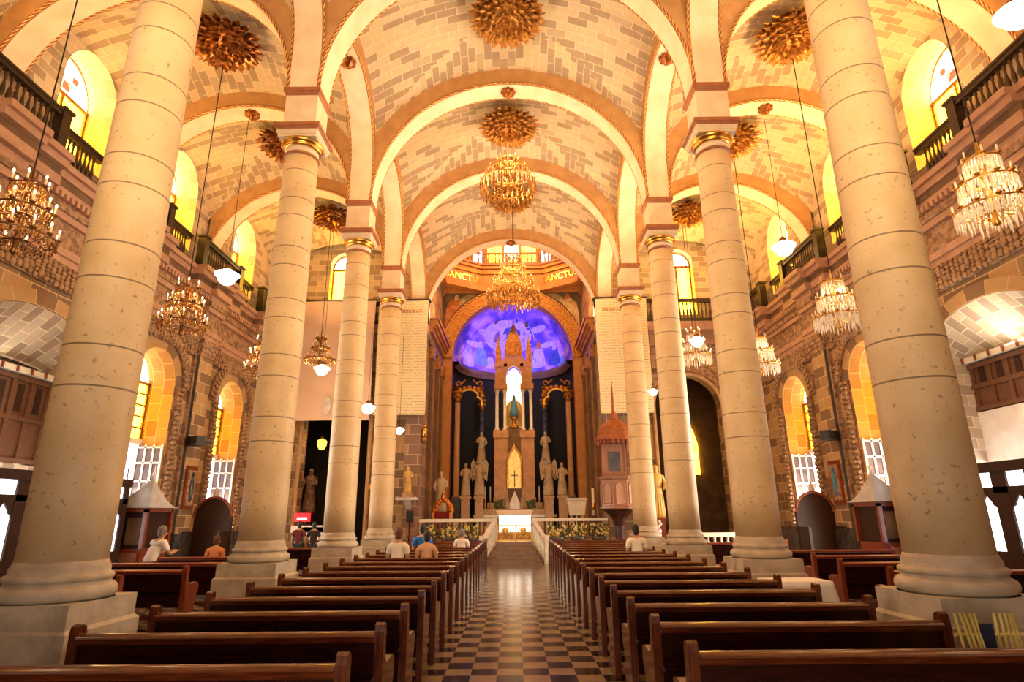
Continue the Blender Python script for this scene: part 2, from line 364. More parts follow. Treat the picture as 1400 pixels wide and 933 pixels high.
    def build(s, name, ma, parent=None, smooth=False, loc=None, kind=None):
        me = bpy.data.meshes.new(name); me.from_pydata(s.v, [], s.f); me.update()
        uvl = me.uv_layers.new(name='UVMap'); co = me.vertices; data = []
        for p in me.polygons:
            nx, ny, nz = abs(p.normal.x), abs(p.normal.y), abs(p.normal.z)
            for li in p.loop_indices:
                vi = me.loops[li].vertex_index
                if vi in s.uv: data += s.uv[vi]
                else:
                    c = co[vi].co
                    data += (c.y, c.z) if nx >= ny and nx >= nz else (c.x, c.z) if ny >= nz else (c.x, c.y)
        uvl.data.foreach_set('uv', data)
        if smooth: me.polygons.foreach_set('use_smooth', [True]*len(me.polygons))
        me.materials.append(MATS[ma] if isinstance(ma, str) else ma)
        o = bpy.data.objects.new(name, me); COL.objects.link(o)
        if smooth == 'auto':
            md = o.modifiers.new('edges', 'EDGE_SPLIT'); md.split_angle = math.radians(38)
        if parent is not None: o.parent = parent
        if loc is not None: o.location = loc
        if kind: o['kind'] = kind
        return o
def thing(name, label, cat, loc=(0,0,0), rz=0, group=None):
    o = bpy.data.objects.new(name, None); COL.objects.link(o); o.empty_display_size = .2
    o.location = loc; o.rotation_euler = (0,0,rz); o['label'] = label; o['category'] = cat; o['kind'] = 'thing'
    if group: o['group'] = group
    return o
def tag(o, label, cat, group=None, kind='thing'):
    o['label'] = label; o['category'] = cat; o['kind'] = kind
    if group: o['group'] = group
    return o
def kids(o): return list(KID.get(o.name, []))
KID = {}
def index_kids():
    KID.clear()
    for o in bpy.data.objects:
        if o.parent: KID.setdefault(o.parent.name, []).append(o)
def dup(root, loc, rz=None, label=None, scale=None, group=None, keep=None):
    r = root.copy(); COL.objects.link(r); r.location = loc
    if rz is not None: r.rotation_euler = (0,0,rz)
    if scale is not None: r.scale = scale
    if label: r['label'] = label
    if group: r['group'] = group
    for ch in root.children:
        c = ch.copy(); COL.objects.link(c); c.parent = r
        for g in ch.children:
            d = g.copy(); COL.objects.link(d); d.parent = c
    return r
def struct(o): o['kind'] = 'structure'; return o
ORD = ['first','second','third','fourth','fifth','sixth','seventh','eighth','ninth','tenth','eleventh','twelfth','thirteenth','fourteenth','fifteenth','sixteenth','seventeenth','eighteenth','nineteenth','twentieth']
def arc(r, z0, n=28, b=None, a0=0., a1=PI, c=0.):
    b = b or r
    return [(c+r*math.cos(a0+(a1-a0)*i/n), z0+b*math.sin(a0+(a1-a0)*i/n)) for i in range(n+1)]
def arch_wall(mb, axis, t0, t1, u0, u1, z0, z1, ops):
    """wall slab between t0,t1 across the given axis ('x': along y, 'y': along x) with arched openings
       ops: list of (centre, half width, sill, spring, rise)"""
    P = lambda poly: mb.prism(poly, axis, t0, t1)
    cur = u0
    for c, h, sill, sp, rise in sorted(ops):
        if c-h > cur: P([(cur,z0),(c-h,z0),(c-h,z1),(cur,z1)])
        if sill > z0: P([(c-h,z0),(c+h,z0),(c+h,sill),(c-h,sill)])
        pts = arc(h, sp, 24, rise, PI, 0, c)
        for a, b in zip(pts[:-1], pts[1:]):
            P([a, b, (b[0], z1), (a[0], z1)])
        cur = c+h
    if u1 > cur: P([(cur,z0),(u1,z0),(u1,z1),(cur,z1)])
    return mb
def spot(name, loc, target, power, col, size=1.2, blend=.6, rad=.15):
    l = bpy.data.lights.new(name, 'SPOT'); l.energy = power; l.color = col; l.spot_size = size; l.spot_blend = blend; l.shadow_soft_size = rad
    o = bpy.data.objects.new(name, l); COL.objects.link(o); o.location = loc
    o.rotation_euler = (Vector(target)-Vector(loc)).to_track_quat('-Z', 'Y').to_euler(); return o
def area(name, loc, target, power, col, sx, sy):
    l = bpy.data.lights.new(name, 'AREA'); l.energy = power; l.color = col; l.shape = 'RECTANGLE'; l.size = sx; l.size_y = sy
    o = bpy.data.objects.new(name, l); COL.objects.link(o); o.location = loc
    o.rotation_euler = (Vector(target)-Vector(loc)).to_track_quat('-Z', 'Y').to_euler(); return o
def point(name, loc, power, col, rad=.1):
    l = bpy.data.lights.new(name, 'POINT'); l.energy = power; l.color = col; l.shadow_soft_size = rad
    o = bpy.data.objects.new(name, l); COL.objects.link(o); o.location = loc; return o

# ------------------------------------------------------------------ plan of the church (metres; nave axis x=0, camera at y=0)
U = 4.2
ROW = [1.40, 5.93, 10.46, 14.99, 19.52]         # column rows; row 0 stands behind the camera
YE = 25.3                                        # end wall and triumphal arch
XW, XG = 10.7, 11.0                              # lower wall face, upper wall face
ZS = 10.23                                       # springing of the arches
RN = 3.875
BAYS = [(ROW[0], ROW[1]), (ROW[1], ROW[2]), (ROW[2], ROW[3]), (ROW[3], ROW[4]), (ROW[4], YE+.325)]
MID = [(a+b)/2 for a, b in BAYS]
ZG = 9.9                                         # gallery floor

# ---------------------------------------------- setting
mb = MB(); mb.box(-13.5, -2, -.2, 13.5, 26.2, 0); struct(mb.build('floor', 'checker_tiles'))
# columns
def column(x, y, label):
    t = thing('column', label, 'column', (x, y, 0), group='stone nave columns')
    MB().cbox(0, 0, 0, 1.02, 1.02, .80).frustum(0, 0, .80, .83, .51, .51, .48, .48).build('pedestal', 'plinth_stone', t)
    MB().cbox(0, 0, .83, .95, .95, .20).build('plinth', 'plinth_stone', t)
    pr = [(.47, 1.03)]
    for i in range(9):
        a = -PI/2+PI*i/8; pr.append((.43+.055*math.cos(a), 1.095+.065*math.sin(a)))
    pr += [(.425, 1.165), (.42, 1.19)]
    for i in range(7):
        a = -PI/2+PI*i/6; pr.append((.41+.03*math.cos(a), 1.222+.032*math.sin(a)))
    pr += [(.40, 1.26), (.40, 1.30), (.385, 1.33), (.372, 1.37)]
    MB().lathe(pr, n=40).build('base_moulding', 'plinth_stone', t, True)
    sh = [(.370, 1.36)]
    for i in range(1, 13):
        f = i/12; sh.append((.370-.048*f**1.6, 1.36+f*(8.74-1.36)))
    MB().lathe(sh, n=40).build('shaft', 'column_stone', t, True)
    MB().lathe([(.322, 8.70), (.345, 8.715), (.355, 8.735), (.345, 8.755), (.325, 8.77)], n=40).build('astragal', 'red_moulding', t, True)
    MB().lathe([(.325, 8.76), (.328, 8.90)], n=40).build('neck', 'impost_stone', t, True)
    MB().lathe([(.33, 8.89), (.36, 8.90), (.375, 8.93), (.365, 8.955), (.385, 8.965), (.415, 9.0), (.42, 9.03), (.40, 9.055), (.36, 9.06)], n=40).build('gilded_ring', 'gold', t, True)
    MB().cbox(0, 0, 9.05, .76, .76, .05).frustum(0, 0, 9.10, 9.19, .39, .39, .42, .42).build('echinus', 'impost_stone', t)
    MB().frustum(0, 0, 9.19, 9.25, .42, .42, .45, .45).cbox(0, 0, 9.25, .92, .92, .08).build('abacus', 'red_moulding', t)
    MB().cbox(0, 0, 9.33, .65, .65, .75).build('impost_block', 'impost_stone', t)
    MB().frustum(0, 0, 10.06, 10.14, .33, .33, .365, .365).cbox(0, 0, 10.14, .75, .75, .09).build('impost_moulding', 'red_moulding', t)
    return t
near = ['behind the camera', 'nearest', 'second nearest', 'third', 'fourth']
for k, y in enumerate(ROW[1:], 1):
    for s, sd in ((-1, 'left'), (1, 'right')):
        extra = {1: 'cut by the top edge', 2: 'with a gold-ringed capital', 3: 'before the end wall', 4: 'next to the sanctuary arch'}[k]
        column(s*U, y, f'cream stone column {extra}, {near[k]} in the {sd} row')
# arches, each with its rope mouldings and keystone
ntrim = [0]
def trim(mb, ma, parent=None, smooth=False):
    ntrim[0] += 1
    return struct(mb.build(f'trim_{ntrim[0]}', ma, parent, smooth))
def keystone(parent, axis, c, zc, t0, n=1):
    m = MB()
    p = (c, t0, zc) if axis == 'y' else (t0, c, zc)
    m.lathe([(0, -.24), (.06, -.22), (.10, -.15), (.17, -.10), (.20, -.02), (.15, .04), (.12, .08)], n=12)
    for i in range(8):
        a = i*PI/4; m.ell((.17*math.cos(a), .17*math.sin(a), -.03), (.06, .06, .08), 6, 5)
    m.build('keystone', 'dark_gold', parent, True, loc=p)
def transverse(y, cx, r, zt, face='arch_face', rope_r=.032, w=.325, key=True):
    mb = MB()
    pts = arc(r, ZS, 40, None, PI, 0, cx)
    for a, b in zip(pts[:-1], pts[1:]):
        mb.prism([a, b, (b[0], zt), (a[0], zt)], 'y', y-w, y+w)
    o = trim(mb, face)
    so = MB()
    def fn(i, j):
        a = PI-PI*i; p = (cx+(r-.012)*math.cos(a), y-w+.03+j*(2*w-.06), ZS+(r-.012)*math.sin(a)); return p, (a*r, j)
    so.grid(fn, 40, 2); so.build('soffit', 'soffit_stone', o, True)
    for sy in (-1, 1):
        MB().tube([(cx+(r+.015)*math.cos(PI*i/48), y+sy*(w+.01), ZS+(r+.015)*math.sin(PI*i/48)) for i in range(49)], rope_r, 8, uvs=True).build('rope_moulding', 'rope_gold', o, True)
    if key: keystone(o, 'y', cx, ZS+r-.02, y)
    return o
def longitudinal(x, y0, y1, crown, zt, key=True):
    h = (y1-y0)/2; c = (y0+y1)/2; rise = min(h*1.02, crown-ZS); sp = crown-rise
    mb = MB(); w = .325
    pts = [(c-h, ZS)]+arc(h, sp, 32, rise, PI, 0, c)+[(c+h, ZS)]
    for a, b in zip(pts[1:-2], pts[2:-1]):
        mb.prism([a, b, (b[0], zt), (a[0], zt)], 'x', x-w, x+w)
    o = trim(mb, 'arch_face')
    so = MB(); ins = [(p[0]+(c-p[0])*.006, p[1]-.01) for p in pts]
    n = len(ins)-1
    def fn(i, j):
        k = round(i*n); return (x-w+.03+j*(2*w-.06), ins[k][0], ins[k][1]), (k*.1, j)
    so.grid(fn, n, 2, True); so.build('soffit', 'soffit_stone', o, True)
    for sx in (-1, 1):
        MB().tube([(x+sx*(w+.01), p[0], p[1]+.015) for p in pts], .03, 8, uvs=True).build('rope_moulding', 'rope_gold', o, True)
    if key: keystone(o, 'x', c, crown-.02, x)
    return o
ZT = 15.6
for k in (1, 2, 3, 4):
    transverse(ROW[k], 0, RN, ZT)
    for s in (-1, 1):
        transverse(ROW[k], s*(4.525+XG-.1)/2, (XG-.1-4.525)/2, ZT)
o = transverse(YE, 0, RN, 16.2)
for s in (-1, 1):
    for (a, b) in BAYS[1:]:
        y0, y1 = a+.325, b-.325 if b < 25 else b-.65
        longitudinal(s*U, y0, y1, 13.26, ZT)
# solid piers over the capitals between arches (where four arches meet)
for k in (1, 2, 3, 4):
    for s in (-1, 1):
        trim(MB().cbox(s*U, ROW[k], ZS, .648, .648, ZT-ZS), 'impost_stone')
# vaults
def vault(x0, x1, y0, y1, r, band, top, rise1, rise2):
    """groin vault: a barrel along the nave cut by a barrel across it, both springing from the extrados of the arches"""
    cx, cy, a, b = (x0+x1)/2, (y0+y1)/2, (x1-x0)/2, (y1-y0)/2
    R = r+band; c = math.sqrt(max(.01, R*R-r*r)); k = R*R-c*c
    N = 56; mb = MB()
    U1 = [-math.cos(PI*i/N) for i in range(N+1)]
    def zs(u, w):
        return (math.sqrt(max(c*c, R*R-k*u*u))+rise1*(1-w*w), c+(top-c)*math.sqrt(max(0, 1-w*w))+rise2*(1-u*u))
    idx = {}
    def vert(i, j, g):
        if (i, j, g) not in idx:
            u, w = U1[i], U1[j]; idx[i, j, g] = len(mb.v)
            mb.v.append((cx+u*a, cy+w*b, ZS-.03+max(zs(u, w))))
            au, aw = math.asin(max(-1, min(1, u)))*a*1.1, math.asin(max(-1, min(1, w)))*b*1.1
            mb.uv[len(mb.v)-1] = (w*b*1.4, au) if g else (u*a*1.05, aw)
        return idx[i, j, g]
    for j in range(N):
        for i in range(N):
            z1, z2 = zs((U1[i]+U1[i+1])/2, (U1[j]+U1[j+1])/2); g = int(z1 > z2)
            mb.f.append((vert(i, j, g), vert(i+1, j, g), vert(i+1, j+1, g), vert(i, j+1, g)))
    return mb
for i, (a, b) in enumerate(BAYS[1:]):
    b2 = min(b, YE)
    struct(vault(-U+.32, U-.32, a+.32, b2-.32, 3.875, .55, 3.6, .5, 1.35).build('ceiling', 'vault_brick', None, True))
    for s in (-1, 1):
        x0, x1 = sorted((s*(U+.33), s*(XG+.02)))
        struct(vault(x0, x1, a+.32, b2-.32, 3.22, .5, 3.45, .5, .75).build('ceiling', 'vault_brick', None, True))
# plain flat vaulting and walls behind the photographer, closing the room
struct(MB().box(-13, -2, 13.2, 13, ROW[1]-.3, 13.5).build('ceiling', 'vault_brick'))
struct(MB().box(-13, 5.5, 16.2, 13, 26.5, 16.5).build('ceiling', 'vault_brick'))
wb = struct(MB().box(-13, -2.3, 0, 13, -2, 16).build('wall_back', 'wall_block'))
MB().box(-3.5, -2.0, 6.3, 3.5, -1.95, 8.3).build('rear_glow_panel', 'stained_white', wb)  # unseen glowing panel added behind the rear fill
# unseen loft added to keep the rear fill off the lower columns
struct(MB().box(-13, -2, 4.7, 13, .8, 5.0).box(-13, .65, 5.0, 13, .8, 6.05).build('loft_light_baffle', 'door_wood'))
# ------------------------------------------------------------------ side walls
def relief(mb, path, s, seed, w=.26):
    """carved foliage: rows of leaf bosses along a path of (y, z) on the wall face"""
    rnd = random.Random(seed)
    for (y0, z0), (y1, z1) in zip(path[:-1], path[1:]):
        L = math.dist((y0, z0), (y1, z1)); n = max(1, int(L/.15)); dy, dz = (y1-y0)/L, (z1-z0)/L
        for i in range(n):
            f = (i+.5)/n
            for k in (-1, 0, 1):
                off = k*w*.36+rnd.uniform(-.03, .03); r = rnd.uniform(.05, .085)
                mb.ell((s*(XW-.10-rnd.uniform(0, .03)), y0+(y1-y0)*f-dz*off, z0+(z1-z0)*f+dy*off), (.055, r, r*rnd.uniform(.6, 1.2)), 6, 4)
LOW = {1: None, 2: 'portal', 3: 'window', 4: 'window'}
WMID = [MID[0], MID[1], 12.8, 17.25, 22.0]
DEEP = 1.5
nwin = [0]; ndoor = [0]
for s, side in ((-1, 'left'), (1, 'right')):
    mb = MB()
    ops = [(12.74, 1.8, 0., 5.4, 1.0), (17.25, .98, 0., 5.75, .98), (22.05, .98, 0., 5.75, .98)]
    t0, t1 = sorted((s*XW, s*(XW+DEEP)))
    arch_wall(mb, 'x', t0, t1, -2, YE+.3, 0, ZG, ops)
    wl = struct(mb.build(f'wall_{side}', 'wall_block'))
    mb = MB(); t0, t1 = sorted((s*XG, s*(XG+1.1)))
    arch_wall(mb, 'x', t0, t1, ROW[1]-.4, YE+.3, ZG, 16.2, [(c, .95, 10.5, 12.55, 1.1) for c in (MID[1], 12.98, 17.4, 22.2)])
    struct(mb.build(f'wall_{side}', 'vault_brick'))
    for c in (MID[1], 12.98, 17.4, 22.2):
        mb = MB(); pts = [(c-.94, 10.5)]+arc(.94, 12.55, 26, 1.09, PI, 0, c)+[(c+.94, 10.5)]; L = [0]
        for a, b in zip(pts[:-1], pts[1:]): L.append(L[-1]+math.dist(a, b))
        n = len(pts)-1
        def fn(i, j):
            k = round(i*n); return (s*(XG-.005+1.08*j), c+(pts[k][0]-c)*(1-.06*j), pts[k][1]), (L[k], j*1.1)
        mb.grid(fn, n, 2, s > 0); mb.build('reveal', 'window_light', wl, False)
    # light-coloured voussoirs of the deep portal and window reveals
    for c, h, sill, sp, rise in ops:
        mb = MB(); d0, d1 = s*(XW-.01), s*(XW+DEEP)
        pts = [(c-h+.012, 0)]+arc(h-.012, sp, 26, rise-.012, PI, 0, c)+[(c+h-.012, 0)]
        L = [0]
        for a, b in zip(pts[:-1], pts[1:]): L.append(L[-1]+math.dist(a, b))
        n = len(pts)-1
        def fn(i, j):
            k = round(i*n); py, pz = pts[k]; dd = d1
            if h > 1.2:      # the portal splays inward like a shell
                dd = s*(XW+1.0)
                if pz > sp-.01: pz -= j*(.2+.85*(pz-sp)/rise); py = c+(py-c)*(1-.06*j)
            return (d0+(dd-d0)*j, py, pz), ((j*1.1, L[k]*1.1) if h > 1.2 else (L[k], j*1.5))
        mb.grid(fn, n, 6, s > 0); mb.build('reveal', 'portal_block' if h > 1.2 else 'window_block', wl, False)
        # archivolt ring on the wall face
        mb = MB(); w = .34
        ro = [(c+(h+w)*math.cos(PI-PI*i/26), sp+(rise+w)*math.sin(PI-PI*i/26)) for i in range(27)]
        ri = [(c+h*math.cos(PI-PI*i/26), sp+rise*math.sin(PI-PI*i/26)) for i in range(27)]
        LL = 0
        for i in range(26):
            q = [(s*(XW-.035), *ri[i]), (s*(XW-.035), *ri[i+1]), (s*(XW-.035), *ro[i+1]), (s*(XW-.035), *ro[i])]
            b0 = mb.add(q+[(s*XW, *ri[i]), (s*XW, *ri[i+1]), (s*XW, *ro[i+1]), (s*XW, *ro[i])], [(0,1,2,3), (0,4,5,1), (3,2,6,7)])
            st = math.dist(ro[i], ro[i+1])
            for t, (a, bq) in enumerate([(LL, .02), (LL+st, .02), (LL+st, .33), (LL, .33)]): mb.uv[b0+t] = (a*1.1, bq-.02)
            LL += st
        mb.build('archivolt', 'wall_block', wl)
        if h < 1.2:    # carved foliage band framing the tall windows
            mb = MB()
            for sy in (-1, 1):
                y0, y1 = sorted((c+sy*(h+.10), c+sy*(h+.42)))
                x0, x1 = sorted((s*(XW-.09), s*XW)); mb.box(x0, y0, 1.25, x1, y1, sp)
            for i in range(26):
                a, b = PI-PI*i/26, PI-PI*(i+1)/26
                P = [(c+(h+q)*math.cos(t), sp+(rise+q)*math.sin(t)) for q, t in ((.36, a), (.36, b), (.70, b), (.70, a))]
                mb.prism(P, 'x', *sorted((s*(XW-.09), s*XW)))
            mb.build('carved_band', 'carved_stone', wl)
            mb = MB()
            for sy in (-1, 1): relief(mb, [(c+sy*(h+.26), 1.3), (c+sy*(h+.26), sp)], s, int(c*10)+sy)
            relief(mb, [(c+(h+.53)*math.cos(PI-PI*i/12), sp+(rise+.53)*math.sin(PI-PI*i/12)) for i in range(13)], s, int(c))
            mb.build('carved_leaves', 'relief_stone', wl, True)
    # dark stone dado
    mb = MB()
    cuts = [-2, 12.74-1.85, 12.74+1.85, 17.25-1.0, 17.25+1.0, 22.05-1.0, 22.05+1.0, YE]
    for a, b in zip(cuts[0::2], cuts[1::2]): mb.box(s*(XW-.05), a, 0, s*XW, b, 1.22)
    struct(mb.build(f'baseboard_{side}', 'marble_dark'))
    # pilasters at each row, with carved capitals
    for k in (2, 3, 4):
        y = ROW[k]; x0 = s*XW
        p = trim(MB().box(s*(XW-.22), y-.42, 1.25, x0, y+.42, 7.0), 'pink_stone' if k != 4 else 'wall_block')
        MB().box(s*(XW-.27), y-.5, 0, x0, y+.5, 1.25).build('pilaster_base', 'marble_dark', p)
        mb = MB()
        for i in range(4): mb.box(s*(XW-.24-.03*i), y-.45-.03*i, 7.0+.14*i, x0, y+.45+.03*i, 7.14+.14*i)
        mb.build('capital', 'carved_stone', p)
        mb = MB()
        for sy in (-1, 1):
            mb.box(s*(XW-.12), y+sy*.46-.06, 1.3, x0, y+sy*.46+.06, 7.0)
        mb.build('edge_strip', 'carved_stone', p)
        MB().box(s*(XW-.205), y-.43, 1.25, x0, y-.42, 7.0).build('shade_strip', 'grey_stone_and_shade', p)  # near-black strip paints the shade on the camera-facing side
    # entablature under the gallery, breaking forward over the pilasters
    ent = [(7.56, 7.72, .10, 'pink_stone'), (7.72, 7.90, .16, 'pink_stone'), (7.90, 8.55, .06, 'carved_stone'), (8.55, 8.72, .16, 'pink_stone'),
           (8.72, 8.90, .22, 'carved_stone'), (8.90, 9.12, .18, 'pink_stone'), (9.12, 9.36, .34, 'pink_stone'), (9.36, 9.56, .30, 'backdrop_brown'), (9.56, 9.74, .46, 'pink_stone'), (9.74, 9.90, .56, 'pink_stone')]
    root = None
    for z0, z1, d, ma in ent:
        mb = MB(); dd = d
        if z0 < 9.1: mb.box(s*(XW-dd), -2, z0, s*(XW+.02), YE, z1)
        else:
            cur = -2
            for c in (MID[1], 12.8, 17.25, 22.05):
                mb.box(s*(XW-dd), cur, z0, s*(XW+.02), c-.86, z1); mb.box(s*(XW-max(.05, dd-.36)), c-.86, z0, s*(XW+.02), c+.86, z1); cur = c+.86
            mb.box(s*(XW-dd), cur, z0, s*(XW+.02), YE, z1)
        for k in (2, 3, 4): mb.box(s*(XW-dd-.2), ROW[k]-.55, z0, s*(XW-dd+.01), ROW[k]+.55, z1)
        if root is None: root = trim(mb, ma)
        else: mb.build('cornice_band', ma, root)
    mb = MB(); y = 9.5
    while y < YE-.1:
        mb.box(s*(XW-.33), y, 8.93, s*(XW-.17), y+.09, 9.08); y += .17
    mb.build('dentils', 'pink_stone', root)
    # carved frieze hanging under the architrave
    mb = MB()
    for a, b in ((ROW[2]+.5, ROW[3]-.5), (ROW[3]+.5, ROW[4]-.5), (ROW[4]+.5, YE)): mb.box(s*(XW-.08), a, 6.95, s*XW, b, 7.56)
    mb.build('carved_frieze', 'carved_stone', root)
    mb = MB()
    for a, b in ((ROW[2]+.5, ROW[3]-.5), (ROW[3]+.5, ROW[4]-.5), (ROW[4]+.5, YE)): relief(mb, [(a, 7.4), (b, 7.4)], s, int(a*7)); relief(mb, [(a, 7.12), (b, 7.12)], s, int(a*9))
    mb.build('carved_leaves', 'relief_stone', root, True)
    # ---- upper stained windows
    for c in (MID[1], 12.98, 17.4, 22.2):
        nwin[0] += 1
        xg = s*(XG+.82)
        w = MB().box(xg-.02, c-.93, 10.5, xg+.02, c+.93, 12.5).build(f'window_{nwin[0]}', 'stained_yellow'); struct(w)
        mb = MB(); pts = arc(.93, 12.58, 20, 1.07, PI, 0, c); mb.prism(pts, 'x', xg-.02, xg+.02); mb.build('arched_light', 'stained_white', w)
        mb = MB()
        for dy, dz, r in ((-.38, .3, .10), (.3, .55, .09), (.05, .22, .12)): mb.box(xg-s*.03, c+dy-r, 12.6+dz-r, xg-s*.05, c+dy+r, 12.6+dz+r)
        mb.build('red_pane', 'stained_red', w)
        MB().box(xg-s*.03, c-.62, 12.55, xg-s*.05, c-.42, 12.7).box(xg-s*.03, c+.1, 12.85, xg-s*.05, c+.25, 13.0).build('green_pane', 'stained_green', w)
        mb = MB()
        mb.box(xg-s*.03, c-.93, 12.5, xg-s*.09, c+.93, 12.59)
        for dy in (-.88, 0, .88): mb.box(xg-s*.03, c+dy-.035, 10.5, xg-s*.08, c+dy+.035, 12.55)
        for z in (11.1, 11.75): mb.box(xg-s*.03, c-.93, z-.025, xg-s*.07, c+.93, z+.025)
        mb.tube([(xg-s*.05, p[0], p[1]) for p in pts], .04, 6)
        mb.build('window_frame', 'gold_paint', w)
    # ---- lower windows of bays 3 and 4: glazed door below, yellow glass above
    for c in (17.25, 22.05):
        nwin[0] += 1; xg = s*(XW+.85)
        w = struct(MB().box(xg-.02, c-.97, 4.05, xg+.02, c+.97, 5.75).build(f'window_{nwin[0]}', 'stained_yellow'))
        pts = arc(.97, 5.8, 18, .92, PI, 0, c)
        MB().prism(pts, 'x', xg-.02, xg+.02).build('arched_light', 'stained_white', w)
        MB().box(xg-s*.03, c-.5, 5.9, xg-s*.05, c-.2, 6.15).box(xg-s*.03, c+.25, 5.95, xg-s*.05, c+.45, 6.1).build('red_pane', 'stained_red', w)
        mb = MB()
        mb.box(xg-s*.03, c-.97, 5.74, xg-s*.09, c+.97, 5.83)
        for z in (4.05, 4.4, 4.75, 5.1, 5.45): mb.box(xg-s*.03, c-.97, z-.025, xg-s*.07, c+.97, z+.025)
        for dy in (-.94, -.32, .32, .94): mb.box(xg-s*.03, c+dy-.03, 4.05, xg-s*.075, c+dy+.03, 5.75)
        mb.build('window_frame', 'gold_paint', w)
        ndoor[0] += 1
        d = struct(MB().box(xg-.02, c-.97, .0, xg+.02, c+.97, 3.9).build(f'door_{ndoor[0]}', 'daylight_glass'))
        MB().box(xg-s*.02, c-.97, 3.9, xg-s*.14, c+.97, 4.06).build('transom', 'white_paint', d)
        # white glazed leaf folded back against the far reveal
        lf = MB(); xa, xb = s*(XW+.04), s*(XW+.80); yl = c+.955
        x0, x1 = sorted((xa, xb))
        for x in (x0, x0+(x1-x0)/3, x0+(x1-x0)*2/3, x1): lf.box(x-.03, yl-.05, .05, x+.03, yl, 3.9)
        for z in (.05, .6, 1.15, 1.7, 2.25, 2.8, 3.35, 3.82): lf.box(x0, yl-.05, z-.025, x1, yl, z+.03)
        lf.build('glazed_leaf', 'white_paint', d)
        MB().box(x0, yl-.02, .1, x1, yl-.01, 3.85).build('leaf_glass', 'frosted_glass', d)
    # ---- portal: wooden tribune across the arch, daylight below, glazed wooden screen standing in the aisle
    c = 12.74; x0 = s*(XW+.9)
    tr = thing('tribune', f'carved brown wooden tribune box under the portal arch in the {side} wall', 'gallery', (x0, c, 3.0 if s < 0 else 4.1), group='portal tribunes')
    TH_ = 2.0 if s < 0 else 1.15
    MB().box(-.06, -1.79, 0, .06, 1.79, TH_).build('panel_front', 'tribune_wood', tr)
    mb = MB()
    for i in range(7):
        y = -1.62+i*.54; mb.box(-s*.06, y-.05, .08, -s*.11, y+.05, TH_-.06)
    for z in (.04, TH_*.5, TH_-.07): mb.box(-s*.06, -1.79, z-.05, -s*.12, 1.79, z+.06)
    mb.build('panel_frame', 'tribune_wood', tr)
    for i in range(6):
        y = -1.35+i*.54; MB().box(-s*.055, y-.09, TH_*.58, -s*.075, y+.09, TH_*.9).build('dark_inset', 'door_wood', tr)
    # wall closing the portal above the tribune
    struct(MB().box(s*(XW+DEEP-.02), c-1.85, 3.0, s*(XW+DEEP+.2), c+1.85, 6.6).build('wall_portal', 'portal_block'))
    MB().box(-s*.22, -1.79, TH_+.02, s*.1, 1.79, TH_+.16).build('ledge', 'white_paint', tr)
    mb = MB()
    for i in range(9): mb.box(-s*.23, -1.74+i*.42, TH_+.02, -s*.27, -1.70+i*.42, TH_+.17)
    mb.build('ledge_bracket', 'red_wood', tr)
    mb = MB(); mb.box(-s*.10, -1.79, -.32 if s < 0 else -1.35, s*.45, 1.79, -.04); mb.build('underside', 'portal_block' if s < 0 else 'marble_white', tr)
    # screen (cancel): long glazed wooden partition parallel to the wall
    xs = s*9.66
    sc = thing('portal_screen', f'dark wooden draught screen with tall arched glass lights in the {side} aisle', 'screen', (xs, 12.2, 0), group='aisle draught screens')
    NL_, L0, SP, GH = 7, -2.70, .8143, .225
    fr = MB(); y1_ = L0+NL_*SP
    fr.box(-.05, L0, 0, .05, y1_, .98).box(-.07, L0-.06, 2.48, .07, y1_+.06, 2.68).box(-.05, L0, 2.08, .05, y1_, 2.20)
    cs = [L0+SP*(i+.5) for i in range(NL_)]
    edges = [L0]+[v for c0 in cs for v in (c0-GH, c0+GH)]+[y1_]
    for a, b in zip(edges[0::2], edges[1::2]): fr.box(-.05, a, .98, .05, b, 2.48)
    for c0 in cs:
        for q in (-1, 1):    # ogee head of each light
            h = GH
            P = [(c0+q*h, 1.74), (c0+q*h, 2.09), (c0, 2.09), (c0, 2.05), (c0+q*h*.35, 1.95), (c0+q*h*.55, 1.89), (c0+q*h*.62, 1.84), (c0+q*h*.9, 1.82)]
            fr.prism(P if q > 0 else P[::-1], 'x', -.04, .04)
    fr.build('frame', 'door_wood', sc)
    for c0 in cs:
        MB().box(-.008, c0-GH, .98, .008, c0+GH, 2.08).build('arched_glass', 'daylight_glass', sc)
        MB().box(-.008, c0-GH, 2.20, .008, c0+GH, 2.48).build('top_glass', 'daylight_glass', sc)
    mb = MB(); x0, x1 = sorted((0, s*(XW-9.66-.06)))
    mb.box(x0, 3.0-.05, 0, x1, 3.0+.05, 2.6); mb.build('end_panel', 'door_wood', sc)
    MB().tube([(0, 2.9, 2.68), (-s*.12, 2.7, 2.92)], .015, 6).build('catch_rod', 'red_wood', sc)
    # the street outside: pale building front and ground in full daylight
    struct(MB().box(s*15.5, 4, -.2, s*15.9, 27, 9).build('exterior_wall', 'outdoor_plaster'))
    struct(MB().box(s*(XW+DEEP), 4, -.25, s*15.9, 27, -.02).build('exterior_ground', 'outdoor_plaster'))

